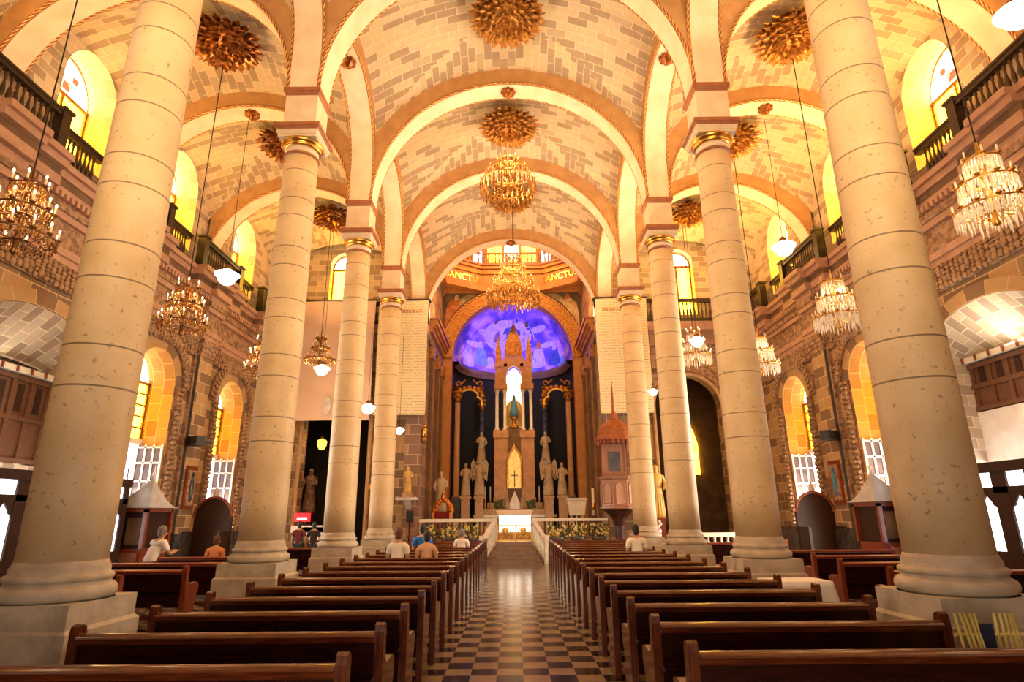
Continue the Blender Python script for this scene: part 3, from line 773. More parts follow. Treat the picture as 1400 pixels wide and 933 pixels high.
# ---- gallery balustrades
BAL = None
def baluster_mesh():
    m = MB().lathe([(.045, 0), (.045, .06), (.022, .08), (.03, .14), (.055, .26), (.05, .34), (.024, .50), (.022, .60), (.035, .64), (.04, .68), (.04, .74)], n=10)
    return m
proto_b = baluster_mesh()
def balustrade(p0, p1, label, n, along, ends=(True, True)):
    """p0->p1 base line; along 'x' or 'y'"""
    global BAL
    L = math.dist(p0, p1)
    t = thing('balustrade', label, 'balustrade', p0, 0, 'gallery balustrades')
    sg = 1 if (p1[0]-p0[0] if along == 'x' else p1[1]-p0[1]) > 0 else -1
    def bx(mb, a, b, w, z0, z1):
        if along == 'y': mb.box(-w, sg*a, z0, w, sg*b, z1)
        else: mb.box(sg*a, -w, z0, sg*b, w, z1)
    mb = MB(); bx(mb, 0, L, .09, .90, 1.0); bx(mb, 0, L, .12, 1.0, 1.06); mb.build('handrail', 'rail_wood', t)
    mb = MB(); bx(mb, 0, L, .10, 0, .14); mb.build('bottom_rail', 'rail_wood', t)
    for e, a in zip(ends, (0, L)):
        if e:
            mb = MB(); bx(mb, a-.13, a+.13, .13, 0, 1.1); bx(mb, a-.17, a+.17, .17, 1.06, 1.13); mb.build('end_post', 'rail_wood', t)
    first = None
    for i in range(n):
        d = .2+(L-.4)*(i+.5)/n
        loc = (0, sg*d, .14) if along == 'y' else (sg*d, 0, .14)
        if BAL is None:
            b = proto_b.build('baluster', 'baluster_wood', t, True); b.location = loc; BAL = b
        else:
            b = BAL.copy(); COL.objects.link(b); b.parent = t; b.location = loc
    return t
REC = [MID[1], 12.8, 17.25, 22.05]                # the railing steps back in front of each window
for s, side in ((-1, 'left'), (1, 'right')):
    for c, nm in zip(REC, ('nearest', 'second', 'third', 'farthest')):
        x = s*(XG-.13); balustrade((x, c-.84, ZG), (x, c+.84, ZG), f'short dark gallery railing stepped back under the {nm} window of the {side} wall', 9, 'y', (False, False))
    for a, b, nm in ((REC[0]+.88, REC[1]-.88, 'between the nearest two windows'), (REC[1]+.88, REC[2]-.88, 'between the second and third windows'), (REC[2]+.88, REC[3]-.88, 'between the third and farthest windows'), (REC[3]+.88, YE-.65, 'between the farthest window and the end wall')):
        x = s*(XW-.2); balustrade((x, a+.18, ZG), (x, b-.18, ZG), f'dark turned-baluster gallery railing {nm} of the {side} wall', int((b-a-.6)/.17), 'y')
# ------------------------------------------------------------------ end walls of the aisles and triumphal arch piers
for s, side in ((-1, 'left'), (1, 'right')):
    mb = MB(); u0, u1 = sorted((s*4.55, s*(XW+.3)))
    arch_wall(mb, 'y', YE, YE+.8, u0, u1, 0, ZG, [(s*7.6, 1.5, 0, 6.2, 1.45)])
    w = struct(mb.build(f'wall_end_{side}', 'wall_block'))
    mb = MB(); pts = [(s*7.6+1.49*math.cos(PI-PI*i/24), 6.2+1.44*math.sin(PI-PI*i/24)) for i in range(25)]
    mb.tube([(p[0], YE-.02, p[1]) for p in [(pts[0][0], 0)]+pts+[(pts[-1][0], 0)]], .09, 8); mb.build('door_moulding', 'marble_warm', w, True)
    mb = MB()
    for i in range(24):
        a, b = PI-PI*i/24, PI-PI*(i+1)/24
        P = [(s*7.6+q*math.cos(t), 6.2+(q-.05)*math.sin(t)) for q, t in ((1.62, a), (1.62, b), (2.05, b), (2.05, a))]
        mb.prism(P, 'y', YE-.06, YE)
    mb.build('carved_band', 'carved_stone', w)
    mb = MB(); arch_wall(mb, 'y', YE, YE+.6, u0, s*(XG+.1) if s > 0 else u1, ZG, 16.2, [(s*7.75, .68, 10.4, 12.95, .68)]) if s > 0 else arch_wall(mb, 'y', YE, YE+.6, -(XG+.1), -4.55, ZG, 16.2, [(s*7.75, .68, 10.4, 12.95, .68)])
    struct(mb.build(f'wall_end_{side}', 'vault_brick'))
    root = None
    for z0, z1, d, ma in [(8.3, 8.5, .10, 'pink_stone'), (8.5, 8.95, .05, 'carved_stone'), (8.95, 9.2, .2, 'pink_stone'), (9.2, 9.5, .16, 'pink_stone'), (9.5, 9.9, .58, 'pink_stone')]:
        a, b = sorted((s*(3.72 if z1 > 9.8 else 4.6), s*XW)); mb = MB().box(a, YE-d, z0, b, YE+.01, z1)
        if root is None: root = trim(mb, ma)
        else: mb.build('cornice_band', ma, root)
    nwin[0] += 1
    w = struct(MB().box(s*7.75-.68, YE+.45, 10.4, s*7.75+.68, YE+.49, 12.9).build(f'window_{nwin[0]}', 'stained_bright'))
    MB().prism(arc(.67, 12.95, 18, .67, PI, 0, s*7.75), 'y', YE+.45, YE+.49).build('arched_light', 'stained_white', w)
    mb = MB().box(s*7.75-.68, YE+.38, 12.85, s*7.75+.68, YE+.44, 12.96)
    for dx in (-.66, 0, .66): mb.box(s*7.75+dx-.05, YE+.38, 10.4, s*7.75+dx+.05, YE+.44, 12.9)
    mb.tube([(p[0], YE+.41, p[1]) for p in arc(.67, 12.95, 18, .67, PI, 0, s*7.75)], .05, 6)
    mb.build('window_frame', 'gold_paint', w)
    balustrade((s*3.8, YE-.47, ZG), (s*(XW-.95), YE-.47, ZG), f'red-brown gallery railing across the {side} end wall below the arched window', 34, 'x')
    # chapel seen through the end arch
    a, b = sorted((s*4.6, s*11)); mb = MB()
    mb.box(a, 30.5, 0, b, 30.8, 9); mb.box(a, YE+.8, 8.6, b, 30.5, 8.9)
    mb.box(a-.3, YE+.8, 0, a, 30.8, 8.9); mb.box(b, YE+.8, 0, b+.3, 30.8, 8.9)
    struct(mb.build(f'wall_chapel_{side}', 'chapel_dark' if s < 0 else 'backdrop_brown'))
    struct(MB().box(a, 26.1, -.2, b, 30.8, 0).build('floor', 'checker_tiles'))
    # pier between the end arch and the sanctuary
    a, b = sorted((s*3.88, s*4.56))
    struct(MB().box(a, YE-.33, 0, b, YE+.8, ZS).build('wall_pier', 'sanct_block'))
    mb = MB().box(s*3.84, YE-.38, 9.78, s*4.75, YE+.1, 9.9).box(s*3.80, YE-.42, 9.9, s*4.75, YE+.1, 10.0).box(s*3.76, YE-.46, 10.0, s*4.75, YE+.1, 10.22)
    trim(mb, 'red_moulding')
    mb = MB(); a, b = sorted((s*4.5, s*4.86)); mb.box(a, YE+.3, ZS, b, YE+.8, 16.2); trim(mb, 'arch_face')
# ------------------------------------------------------------------ sanctuary
SZ = .70                                          # sanctuary floor
struct(MB().box(-3.86, 24.75, 0, 3.86, 36, SZ).build('floor_sanctuary', 'marble_warm'))
st = thing('altar_steps', 'brown marble stairs rising from the aisle to the sanctuary', 'steps', (0.03, 23.15, 0))
for i in range(5): MB().prism([(-1.05+.09*i, .32*i), (1.05-.09*i, .32*i), (.60, 1.6), (-.60, 1.6)], 'z', .14*i, .14*(i+1)).build('step', 'ramp_wood', st)
for s, side in ((-1, 'left'), (1, 'right')):
    t = thing('stair_balustrade', f'white sloping stair railing on the {side} of the sanctuary steps', 'railing', (s*1.2+.03, 23.05, 0), s*.262, group='stair railings')
    mb = MB()
    mb.prism([(0, .0), (1.6, .6), (1.6, .78), (0, .16)], 'x', -.05, .05).prism([(0, .72), (1.6, 1.42), (1.6, 1.54), (0, .84)], 'x', -.08, .08)
    mb.cbox(0, 0, 0, .16, .16, 1.0).cbox(0, 1.6, 0, .16, .16, 1.62); mb.build('handrail', 'marble_white', t)
    for i in range(7):
        y = .2+.2*i; z = .1+y*.4
        MB().lathe([(.03, z), (.045, z+.2), (.022, z+.38), (.03, z+.62)], 0, y, 8).build('baluster', 'marble_white', t, True)
# communion rail with openwork, gold gate
def comm_rail(x0, x1, label):
    t = thing('communion_rail', label, 'railing', (x0, 24.85, SZ), group='communion rails'); L = x1-x0
    MB().box(0, -.14, .78, L, .14, .90).build('coping', 'marble_white', t); MB().box(0, -.12, 0, L, .12, .12).build('plinth', 'marble_warm', t)
    n = max(2, int(L/1.3))
    for i in range(n+1):
        MB().cbox(min(max(L*i/n, .11), L-.11), 0, .1, .2, .22, .7).build('pier', 'marble_warm', t)
    k = int(L/.17)
    for i in range(k):
        MB().lathe([(.05, .12), (.035, .2), (.06, .34), (.03, .55), (.045, .78)], .1+(L-.2)*(i+.5)/k, 0, 8).build('baluster', 'backdrop_brown', t, True)
comm_rail(-3.8, -.86, 'white marble communion rail left of the sanctuary steps')
comm_rail(.92, 3.8, 'white marble communion rail right of the sanctuary steps')
gt = thing('altar_gate', 'double gate of gilded scrollwork at the top of the sanctuary steps', 'gate', (.03, 24.82, SZ))
for q in (-1, 1):
    mb = MB()
    mb.box(q*.02, -.02, .02, q*.70, .02, .07).box(q*.02, -.02, .62, q*.70, .02, .66).box(q*.02, -.02, .02, q*.06, .02, .66).box(q*.66, -.02, .02, q*.70, .02, .66)
    lf = mb.build('gate_leaf', 'gate_gold', gt); mb = MB()
    for r, cz in ((.22, .3), (.12, .30)): mb.tube([(q*.36+r*math.cos(a*PI/10), 0, cz+r*math.sin(a*PI/10)) for a in range(20)], .016, 6, True)
    for a in range(8): mb.tube([(q*.36, 0, .3), (q*.36+.29*math.cos(a*PI/4), 0, .34+.27*math.sin(a*PI/4))], .013, 5)
    mb.ell((q*.36, 0, .42), (.12, .03, .14), 10, 6); mb.build('scrollwork', 'gate_gold', lf, True)
# low flower arrangements along the rail
def bouquet(x, y, z, w, label, seed):
    rnd = random.Random(seed); t = thing('flower_arrangement', label, 'flowers', (x, y, z), group='flower arrangements along the rail')
    MB().lathe([(.16, 0), (.2, .1), (.22, .2)], n=12, sx=w/.5).build('planter', 'marble_dark', t, True)
    a, b, c = MB(), MB(), MB()
    for i in range(90):
        px, py, pz = rnd.uniform(-w/2, w/2), rnd.uniform(-.14, .12), rnd.uniform(.16, .62)
        l = rnd.uniform(.08, .16); d = Vector((rnd.uniform(-1, 1), rnd.uniform(-1, .4), rnd.uniform(.1, 1))).normalized()*l
        c.add([(px, py, pz), (px+d.x*.5+.03, py+d.y*.5, pz+d.z*.5), (px+d.x, py+d.y, pz+d.z), (px+d.x*.5-.03, py+d.y*.5+.02, pz+d.z*.5)], [(0, 1, 2, 3)])
    for i in range(30):
        m = a if i % 2 else b
        p = (rnd.uniform(-w/2, w/2), rnd.uniform(-.18, .02), rnd.uniform(.22, .66)); r = rnd.uniform(.022, .042)
        for k in range(5): m.ell((p[0]+r*.8*math.cos(k*1.257), p[1]-.01, p[2]+r*.8*math.sin(k*1.257)), (r*.6, r*.4, r*.6), 6, 4)
    c.build('leaves', 'leaf_green', t); a.build('white_blooms', 'flower_white', t, True, kind='stuff'); b.build('yellow_blooms', 'flower_yellow', t, True, kind='stuff')
for x, lb, sd in ((-3.35, 'white and yellow flowers at the left end of the communion rail', 1), (-2.55, 'yellow flowers left of the steps, second from the left end', 2), (-1.72, 'flowers beside the left stair railing', 3),
                  (1.72, 'flowers beside the right stair railing', 4), (2.55, 'white flowers in the middle of the right communion rail', 5), (3.38, 'flowers at the foot of the candle by the pulpit', 6)):
    bouquet(x, 24.45, 0, .72, lb, sd) if False else bouquet(x, 24.42, .70, .72, lb, sd)
fs = MB(); fs.box(-3.85, 24.12, 0, -1.12, 24.75, .70); struct(fs.build('floor_kerb', 'marble_dark')); fs = MB(); fs.box(1.18, 24.12, 0, 3.3, 24.75, .70); struct(fs.build('floor_kerb', 'marble_dark'))
# second step and altar table
struct(MB().box(-2.0, 27.2, SZ, 2.0, 36, 1.0).build('floor_altar_step', 'marble_warm'))
t = thing('altar_table', 'bright white altar table with cloth at the head of the aisle', 'altar', (.05, 28.4, 1.0))
MB().box(-.72, 0, 0, .72, .55, .84).build('front', 'altar_front_glow', t)  # front brightened by its own emission in place of lamplight
MB().box(-.86, -.08, .84, .86, .68, .93).build('tabletop', 'marble_white', t)
mb = MB(); mb.box(-.80, -.10, .93, .80, .66, .945); mb.box(-.80, -.105, .72, .80, -.085, .945); mb.build('cloth', 'cloth_white', t)
# side walls of the sanctuary
for s, side in ((-1, 'left'), (1, 'right')):
    a, b = sorted((s*3.88, s*4.5))
    struct(MB().box(a, YE+.8, 0, b, 31.6, 15.0).build(f'wall_sanctuary_{side}', 'sanct_block'))
    root = None
    for z0, z1, d, ma in [(9.4, 9.6, .10, 'backdrop_brown'), (9.6, 9.95, .06, 'carved_stone'), (9.95, 10.15, .2, 'ochre_wall'), (10.15, 10.3, .3, 'ochre_wall'), (10.3, 10.5, .42, 'ochre_wall'), (10.5, 10.62, .5, 'red_moulding')]:
        mb = MB().box(s*(3.88-d), YE+.8, z0, s*3.9, 31.0, z1)
        if root is None: root = trim(mb, ma)
        else: mb.build('cornice_band', ma, root)
    for y in (26.9, 29.0, 30.6):
        p = trim(MB().box(s*3.72, y-.25, SZ, s*3.9, y+.25, 8.8), 'backdrop_brown')
        MB().box(s*3.66, y-.3, 8.8, s*3.9, y+.3, 9.4).build('capital', 'gold_paint', p)
        MB().box(s*3.69, y-.08, SZ+.4, s*3.72, y+.08, 8.6).build('gilded_strip', 'gold_paint', p)
# apse wall, arch, half dome
mb = MB(); RA, AY, AZ = 3.32, 31.0, 9.95
arch_wall(mb, 'y', AY, AY+.6, -4.5, 4.5, 0, 14.6, [(0, RA, 0, AZ, RA)])
aw = struct(mb.build('wall_apse', 'ochre_wall'))
mb = MB()
for i in range(48):
    a, b = PI*i/48, PI*(i+1)/48
    P = [(q*math.cos(t), AZ+q*math.sin(t)) for q, t in ((RA-.02, a), (4.0, a), (4.0, b), (RA-.02, b))]
    mb.prism(P, 'y', AY-.16, AY+.1)
mb.build('mosaic_band', 'mosaic_gold', aw)
for r in (RA, 4.0):
    MB().tube([(r*math.cos(PI*i/48), AY-.17, AZ+r*math.sin(PI*i/48)) for i in range(49)], .06, 8, uvs=True).build('rope_moulding', 'rope_gold', aw, True)
def dome(i, j):
    a = PI*i; e = PI/2*j
    return (RA*math.cos(a)*math.cos(e), AY+.6+RA*math.sin(a)*math.cos(e)*1.0, AZ+RA*math.sin(e)), (a, e)
dm = struct(MB().grid(dome, 48, 24, True).build('ceiling_apse', 'fresco_lit_blue', None, True))
def apse(i, j):
    a = PI*i; return (RA*math.cos(a), AY+.6+RA*math.sin(a), SZ+(AZ-SZ)*j), (a*RA, j*8.7)
struct(MB().grid(apse, 48, 4, True).build('wall_apse', 'black_drape', None, True))
MB().lathe([(RA-.25, AZ-.45), (RA-.1, AZ-.3), (RA-.3, AZ-.2), (RA-.35, AZ-.02), (RA+.02, AZ)], 0, AY+.6, 48, a0=0., a1=PI).build('apse_cornice', 'backdrop_brown', dm, True)
# painted figures of the half dome, laid on its curve: (azimuth, elevation) patches
def patch(poly, ma, lift=.03):
    """poly in (x,z) of the drawn figure, laid on the bowl of the half dome"""
    mb = MB(); R = RA-lift; n = len(poly); cx = sum(p[0] for p in poly)/n; cz = sum(p[1] for p in poly)/n
    def on(x, z):
        y2 = R*R-x*x-z*z; return (x, AY+.6+math.sqrt(max(.01, y2)), AZ+z)
    rings = [[(cx+(p[0]-cx)*f, cz+(p[1]-cz)*f) for p in poly] for f in (.01, .5, 1.)]
    mb.add([on(*p) for r in rings for p in r], [(k*n+i, k*n+(i+1)%n, (k+1)*n+(i+1)%n, (k+1)*n+i) for k in range(2) for i in range(n)])
    mb.build('painted_figure', ma, dm, True)
def oval(x, z, a, b, n=14): return [(x+a*math.cos(2*PI*i/n), z+b*math.sin(2*PI*i/n)) for i in range(n)]
def robed(x, z, h, ma, head, lean=0.):
    w = h*.30
    patch([(x-w, z), (x-w*.9, z+h*.35), (x-w*.55+lean, z+h*.72), (x+w*.55+lean, z+h*.72), (x+w*.9, z+h*.35), (x+w, z), (x, z-h*.06)], ma)
    patch(oval(x+lean, z+h*.86, h*.10, h*.14, 10), head, .035)
patch(oval(-.2, 2.05, 1.5, .85, 20), 'paint_lilac', .015)
robed(-1.05, 1.85, .95, 'paint_violet', 'paint_dark', .1); robed(-.35, 2.05, .75, 'paint_navy', 'paint_violet', .1); robed(.25, 2.2, .75, 'paint_navy', 'paint_navy'); robed(.95, 1.75, 1.05, 'paint_navy', 'paint_dark', -.1)
robed(-1.9, .45, 1.3, 'paint_sky', 'paint_lilac'); robed(-2.6, .25, 1.0, 'paint_lilac', 'paint_sky'); robed(-1.35, .3, .9, 'paint_lilac', 'paint_violet')
robed(1.55, .35, 1.4, 'paint_lilac', 'paint_orange'); robed(1.2, .2, 1.0, 'paint_sky', 'paint_navy'); robed(2.45, .3, 1.1, 'paint_navy', 'paint_lilac'); robed(2.85, .1, .7, 'paint_sky', 'paint_lilac')
for x, z, a in ((-2.2, 1.5, .5), (2.1, 1.5, .45), (-1.6, 2.2, .4), (1.5, 2.35, .45)): patch(oval(x, z, a, .16), 'paint_lilac', .012)
# crossing: painted pendentives, inscribed frieze, octagonal drum with its railing and windows
OCT = [(-3.6, 26.1), (-3.6, 29.5), (-1.75, 30.75), (1.75, 30.75), (3.6, 29.5), (3.6, 26.1)]
def band(z0, z1, grow, ma, parent=None, name='cornice_band', thick=.3):
    mb = MB()
    for (a, b) in zip(OCT[:-1], OCT[1:]):
        d = Vector((b[0]-a[0], b[1]-a[1])).normalized(); n = Vector((d.y, -d.x)) ; A = Vector(a)+n*grow-d*.0; B = Vector(b)+n*grow
        C = B-n*(thick+grow); D = A-n*(thick+grow)
        mb.prism([tuple(A), tuple(B), tuple(C), tuple(D)], 'z', z0, z1)
    return mb.build(name, ma, parent)
dr = struct(band(13.75, 14.0, .10, 'ochre_wall', None, 'trim_drum'))
for z0, z1, g, ma in ((14.0, 14.75, .0, 'ochre_wall'), (14.75, 14.88, .10, 'gold_paint'), (14.88, 15.05, .04, 'ochre_wall'), (15.05, 15.2, .2, 'ochre_wall'), (15.2, 15.32, .3, 'red_moulding')): band(z0, z1, g, ma, dr)
for i, s in ((1, -1), (3, 1)):
    a, b = Vector(OCT[i]), Vector(OCT[i+1]); mid = (a+b)/2; d = (b-a).normalized()
    n = Vector((d.y, -d.x))
    cu = bpy.data.curves.new('frieze_lettering', 'FONT'); cu.body = 'SANCTUS'; cu.size = .52; cu.extrude = .015; cu.align_x = 'CENTER'; cu.align_y = 'CENTER'
    cu.materials.append(MATS['gold']); o = bpy.data.objects.new('frieze_lettering', cu); COL.objects.link(o); o.parent = dr
    p = mid+n*.03; o.location = (p.x, p.y, 14.36)
    X = Vector((d.x, d.y, 0)); Zv = Vector((0, 0, 1)); N = X.cross(Zv)
    o.rotation_euler = Matrix((X, Zv, N)).transposed().to_euler()
# drum wall and lights above
mb = MB()
for (a, b) in zip(OCT[:-1], OCT[1:]):
    d = Vector((b[0]-a[0], b[1]-a[1])).normalized(); n = Vector((d.y, -d.x)); A = Vector(a)-n*.9; B = Vector(b)-n*.9
    C = B-n*.2; D = A-n*.2; mb.prism([tuple(A), tuple(B), tuple(C), tuple(D)], 'z', 15.2, 18.5)
mb.box(-4.6, 25.9, 18.4, 4.6, 32, 18.7); mb.box(-4.6, 25.9, 15.2, -4.4, 31, 18.5); mb.box(4.4, 25.9, 15.2, 4.6, 31, 18.5)
struct(mb.build('wall_drum', 'ochre_wall'))
for x in (-1.0, .0, 1.0):
    nwin[0] += 1
    w = struct(MB().box(x-.42, 31.60, 15.9, x+.42, 31.63, 17.6).build(f'window_{nwin[0]}', 'stained_yellow' if x else 'stained_white')); MB().box(x-.46, 31.56, 15.85, x-.42, 31.6, 17.6).box(x+.42, 31.56, 15.85, x+.46, 31.6, 17.6).build('window_frame', 'gold_paint', w)
for i, nm in ((1, 'left slanting'), (2, 'far'), (3, 'right slanting')):
    a, b = Vector(OCT[i]), Vector(OCT[i+1]); d = (b-a); L = d.length; d.normalize(); n = Vector((d.y, -d.x)); p = a+n*.12+d*.12; L -= .24
    t = thing('balustrade', f'small gilded railing on the {nm} side of the octagonal drum over the sanctuary', 'balustrade', (p.x, p.y, 15.32), math.atan2(d.y, d.x), 'drum railings')
    MB().box(0, -.05, .62, L, .05, .72).build('handrail', 'red_moulding', t); MB().box(0, -.05, 0, L, .05, .07).build('bottom_rail', 'ochre_wall', t)
    k = int(L/.2)
    for q in range(k): MB().lathe([(.03, .07), (.055, .25), (.025, .45), (.035, .62)], (q+.5)*L/k, 0, 8).build('baluster', 'gold_paint', t, True)
# pendentive paintings: flat canvases with seated figures, either side of the apse arch
for s, side in ((-1, 'left'), (1, 'right')):
    Y = AY-.002
    out = [(s*x, z) for x, z in ((3.86, 11.35), (3.86, 13.5), (3.72, 13.72), (2.4, 13.72), (1.75, 13.70), (2.1, 13.50), (2.5, 13.24), (2.85, 12.92), (3.15, 12.58), (3.42, 12.20))]
    o = MB().prism(out if s > 0 else out[::-1], 'y', Y-.05, Y).build('pendentive_painting', 'paint_dark')
    tag(o, f'dark painting of a seated robed figure in the spandrel {side} of the apse arch', 'painting', 'pendentive paintings')
    def fig(poly, ma, l):
        P = [(s*x, z) for x, z in poly]; MB().prism(P if s > 0 else P[::-1], 'y', Y-.055-l, Y-.05).build('painted_figure', ma, o)
    fig([(1.95, 13.62), (2.5, 13.66), (3.05, 13.3), (3.0, 12.85), (2.5, 13.27)], 'paint_olive', .003)
    fig([(3.05, 12.75), (2.85, 12.98), (3.0, 13.3), (3.3, 13.4), (3.6, 13.1), (3.72, 12.4), (3.74, 11.6), (3.46, 12.18)], 'paint_orange' if s < 0 else 'paint_cream', .006)
    fig(oval(3.1, 13.46, .13, .17, 10), 'paint_cream' if s < 0 else 'paint_orange', .009)
    fig([(2.9, 13.0), (2.6, 13.3), (2.72, 13.36), (3.0, 13.16)], 'paint_cream', .008)
# ------------------------------------------------------------------ high altar: marble tabernacle with spire
HY = 32.4
t = thing('high_altar', 'tall carved marble high altar with spire and lit statue niche', 'altar', (.05, HY, 1.0))
zb = 1.0
def zz(z): return z-zb
MB().box(-1.75, -.9, 0, 1.75, .5, .62).box(-2.1, -1.0, .0, 2.1, .5, .2).build('mensa_base', 'marble_warm', t)
MB().box(-2.15, -1.05, .62, 2.15, .5, .74).build('mensa', 'marble_white', t)
mb = MB()
for i in range(12): mb.box(-1.6+.28*i, -.93, .22, -1.45+.28*i, -.9, .60)
mb.build('front_panel', 'marble_dark', t)
mb = MB().box(-1.7, -.72, .74, 1.7, .5, 1.0).box(-1.45, -.35, 1.0, 1.45, .5, 1.35); mb.build('gradine', 'marble_warm', t)
for s in (-1, 1):
    mb = MB().box(s*.36, -.35, 1.35, s*1.08, .4, zz(6.0)).box(s*.30, -.42, zz(5.75), s*1.14, .45, zz(6.15)); mb.box(s*.32, -.4, 1.35, s*1.12, .42, 1.6); mb.build('pedestal_block', 'altar_stone', t)
    for x in (.50, .94):
        MB().lathe([(.13, zz(6.15)), (.13, zz(6.25)), (.09, zz(6.32)), (.085, zz(8.2)), (.12, zz(8.3)), (.14, zz(8.45))], s*x, -.2, 14).build('colonnette', 'marble_white', t, True)
    MB().box(s*.36, -.40, zz(8.45), s*1.10, .3, zz(8.75)).box(s*.42, -.3, zz(8.75), s*1.04, .3, zz(9.8)).box(s*.36, -.36, zz(9.72), s*1.08, .3, zz(9.9)).build('entablature', 'altar_stone', t)
    # pinnacles
    MB().frustum(s*.86, -.1, zz(9.9), zz(10.6), .17, .17, .15, .15).frustum(s*.86, -.1, zz(10.6), zz(11.6), .17, .17, .01, .01).build('pinnacle', 'gold_paint', t)
mb = MB()
pts = [(.54*math.cos(PI-PI*i/14)*1.02, zz(8.5)+1.27*math.sin(PI-PI*i/14)) for i in range(15)]
for a, b in zip(pts[:-1], pts[1:]): mb.prism([a, b, (b[0], zz(9.95)), (a[0], zz(9.95))], 'y', -.36, -.1)
mb.prism([(-.8, zz(9.9)), (.8, zz(9.9)), (0, zz(11.1))], 'y', -.3, .2)
mb.build('gable', 'altar_stone', t)
MB().frustum(0, .0, zz(10.4), zz(11.2), .5, .4, .42, .35).frustum(0, 0, zz(11.2), zz(12.4), .42, .35, .02, .02).lathe([(.02, zz(12.35)), (.07, zz(12.45)), (.0, zz(12.6))], n=8).build('spire', 'gold_paint', t)
mb = MB().prism([(-.46, zz(6.4)), (.46, zz(6.4))]+[(.54*math.cos(PI*i/12), zz(8.5)+1.25*math.sin(PI*i/12)) for i in range(13)], 'y', .25, .3)
mb.build('niche_back', 'niche_glow', t)
MB().box(-.43, .2, zz(6.4), .43, .25, zz(7.5)).ell((0, .2, zz(7.5)), (.43, .04, .42), 16, 8).build('gilded_backing', 'robe_gold', t)
MB().box(-.36, -.3, 1.35, .36, .35, zz(6.3)).build('central_block', 'backdrop_brown', t)
mb = MB().lathe([(.34, zz(6.3)), (.28, zz(6.4)), (.12, zz(6.5)), (.10, zz(6.75)), (.2, zz(6.9))], 0, -.05, 14); mb.build('statue_stand', 'gold_paint', t, True)
MB().lathe([(.20, zz(6.9)), (.24, zz(7.2)), (.15, zz(7.65)), (.17, zz(7.75)), (.05, zz(7.9))], 0, -.05, 14, sx=1, sy=.8).ell((0, -.06, zz(8.02)), (.085, .09, .12)).build('virgin_statue', 'virgin_blue', t, True)
MB().lathe([(.30, zz(6.95)), (.30, zz(7.3)), (.05, zz(8.1))], 0, .05, 14, sy=.5).build('statue_mantle', 'robe_gold', t, True)
# tabernacle arch
ogv = [(-.38, 2.1)]+[(.38*math.cos(PI-PI*i/12), 3.5+.38*math.sin(PI-PI*i/12)+(.42*(1-abs(1-i/6))**2)) for i in range(13)]+[(.38, 2.1)]
MB().tube([(p[0], -.40, p[1]) for p in ogv], .06, 8).lathe([(.0, 4.25), (.07, 4.35), (.03, 4.45), (.0, 4.6)], 0, -.40, 8).build('tabernacle_arch', 'gold', t, True)
MB().prism([(p[0]*.93, p[1]-.02) for p in ogv][::-1], 'y', -.38, -.352).build('tabernacle_back', 'tabernacle_glow', t)
MB().tube([(0, -.42, 2.15), (0, -.42, 3.0)], .025, 6).tube([(-.18, -.42, 2.75), (.18, -.42, 2.75)], .025, 6).build('crucifix', 'bronze', t)
mb = MB().box(-.25, -.62, 1.0, .25, -.3, 1.35).prism([(-.25, 1.35), (.25, 1.35), (0, 1.95)], 'y', -.6, -.35); mb.build('tabernacle', 'marble_white', t)
# candlesticks on the gradine
for x in (-1.55, -1.28, -.50, .50, 1.28, 1.55):
    c = thing('candlestick', f'tall brass candlestick on the high altar, {ORD[[-1.55,-1.28,-.50,.50,1.28,1.55].index(x)]} from the left', 'candlestick', (.05+x, HY-.60, 2.002), group='altar candlesticks')
    MB().lathe([(.08, 0), (.09, .04), (.03, .1), (.045, .25), (.02, .4), (.05, .52), (.06, .55)], n=10).build('stand', 'brass', c, True); MB().lathe([(.028, .55), (.026, 1.15), (.0, 1.18)], n=8).build('candle', 'wax', c, True)
for x, lb in ((-.85, 'left'), (.85, 'right')): 
    b = MB(); rnd = random.Random(int(x*100))
    for i in range(40):
        p = (rnd.uniform(-.22, .22), rnd.uniform(-.07, .07), rnd.uniform(0, .42)); b.ell(p, (.06, .04, .05), 6, 4)
    tag(b.build('altar_foliage', 'leaf_green', None, True, loc=(.05+x, HY-.56, 2.05)), f'dark leafy bouquet on the {lb} half of the high altar', 'flowers', 'altar bouquets')
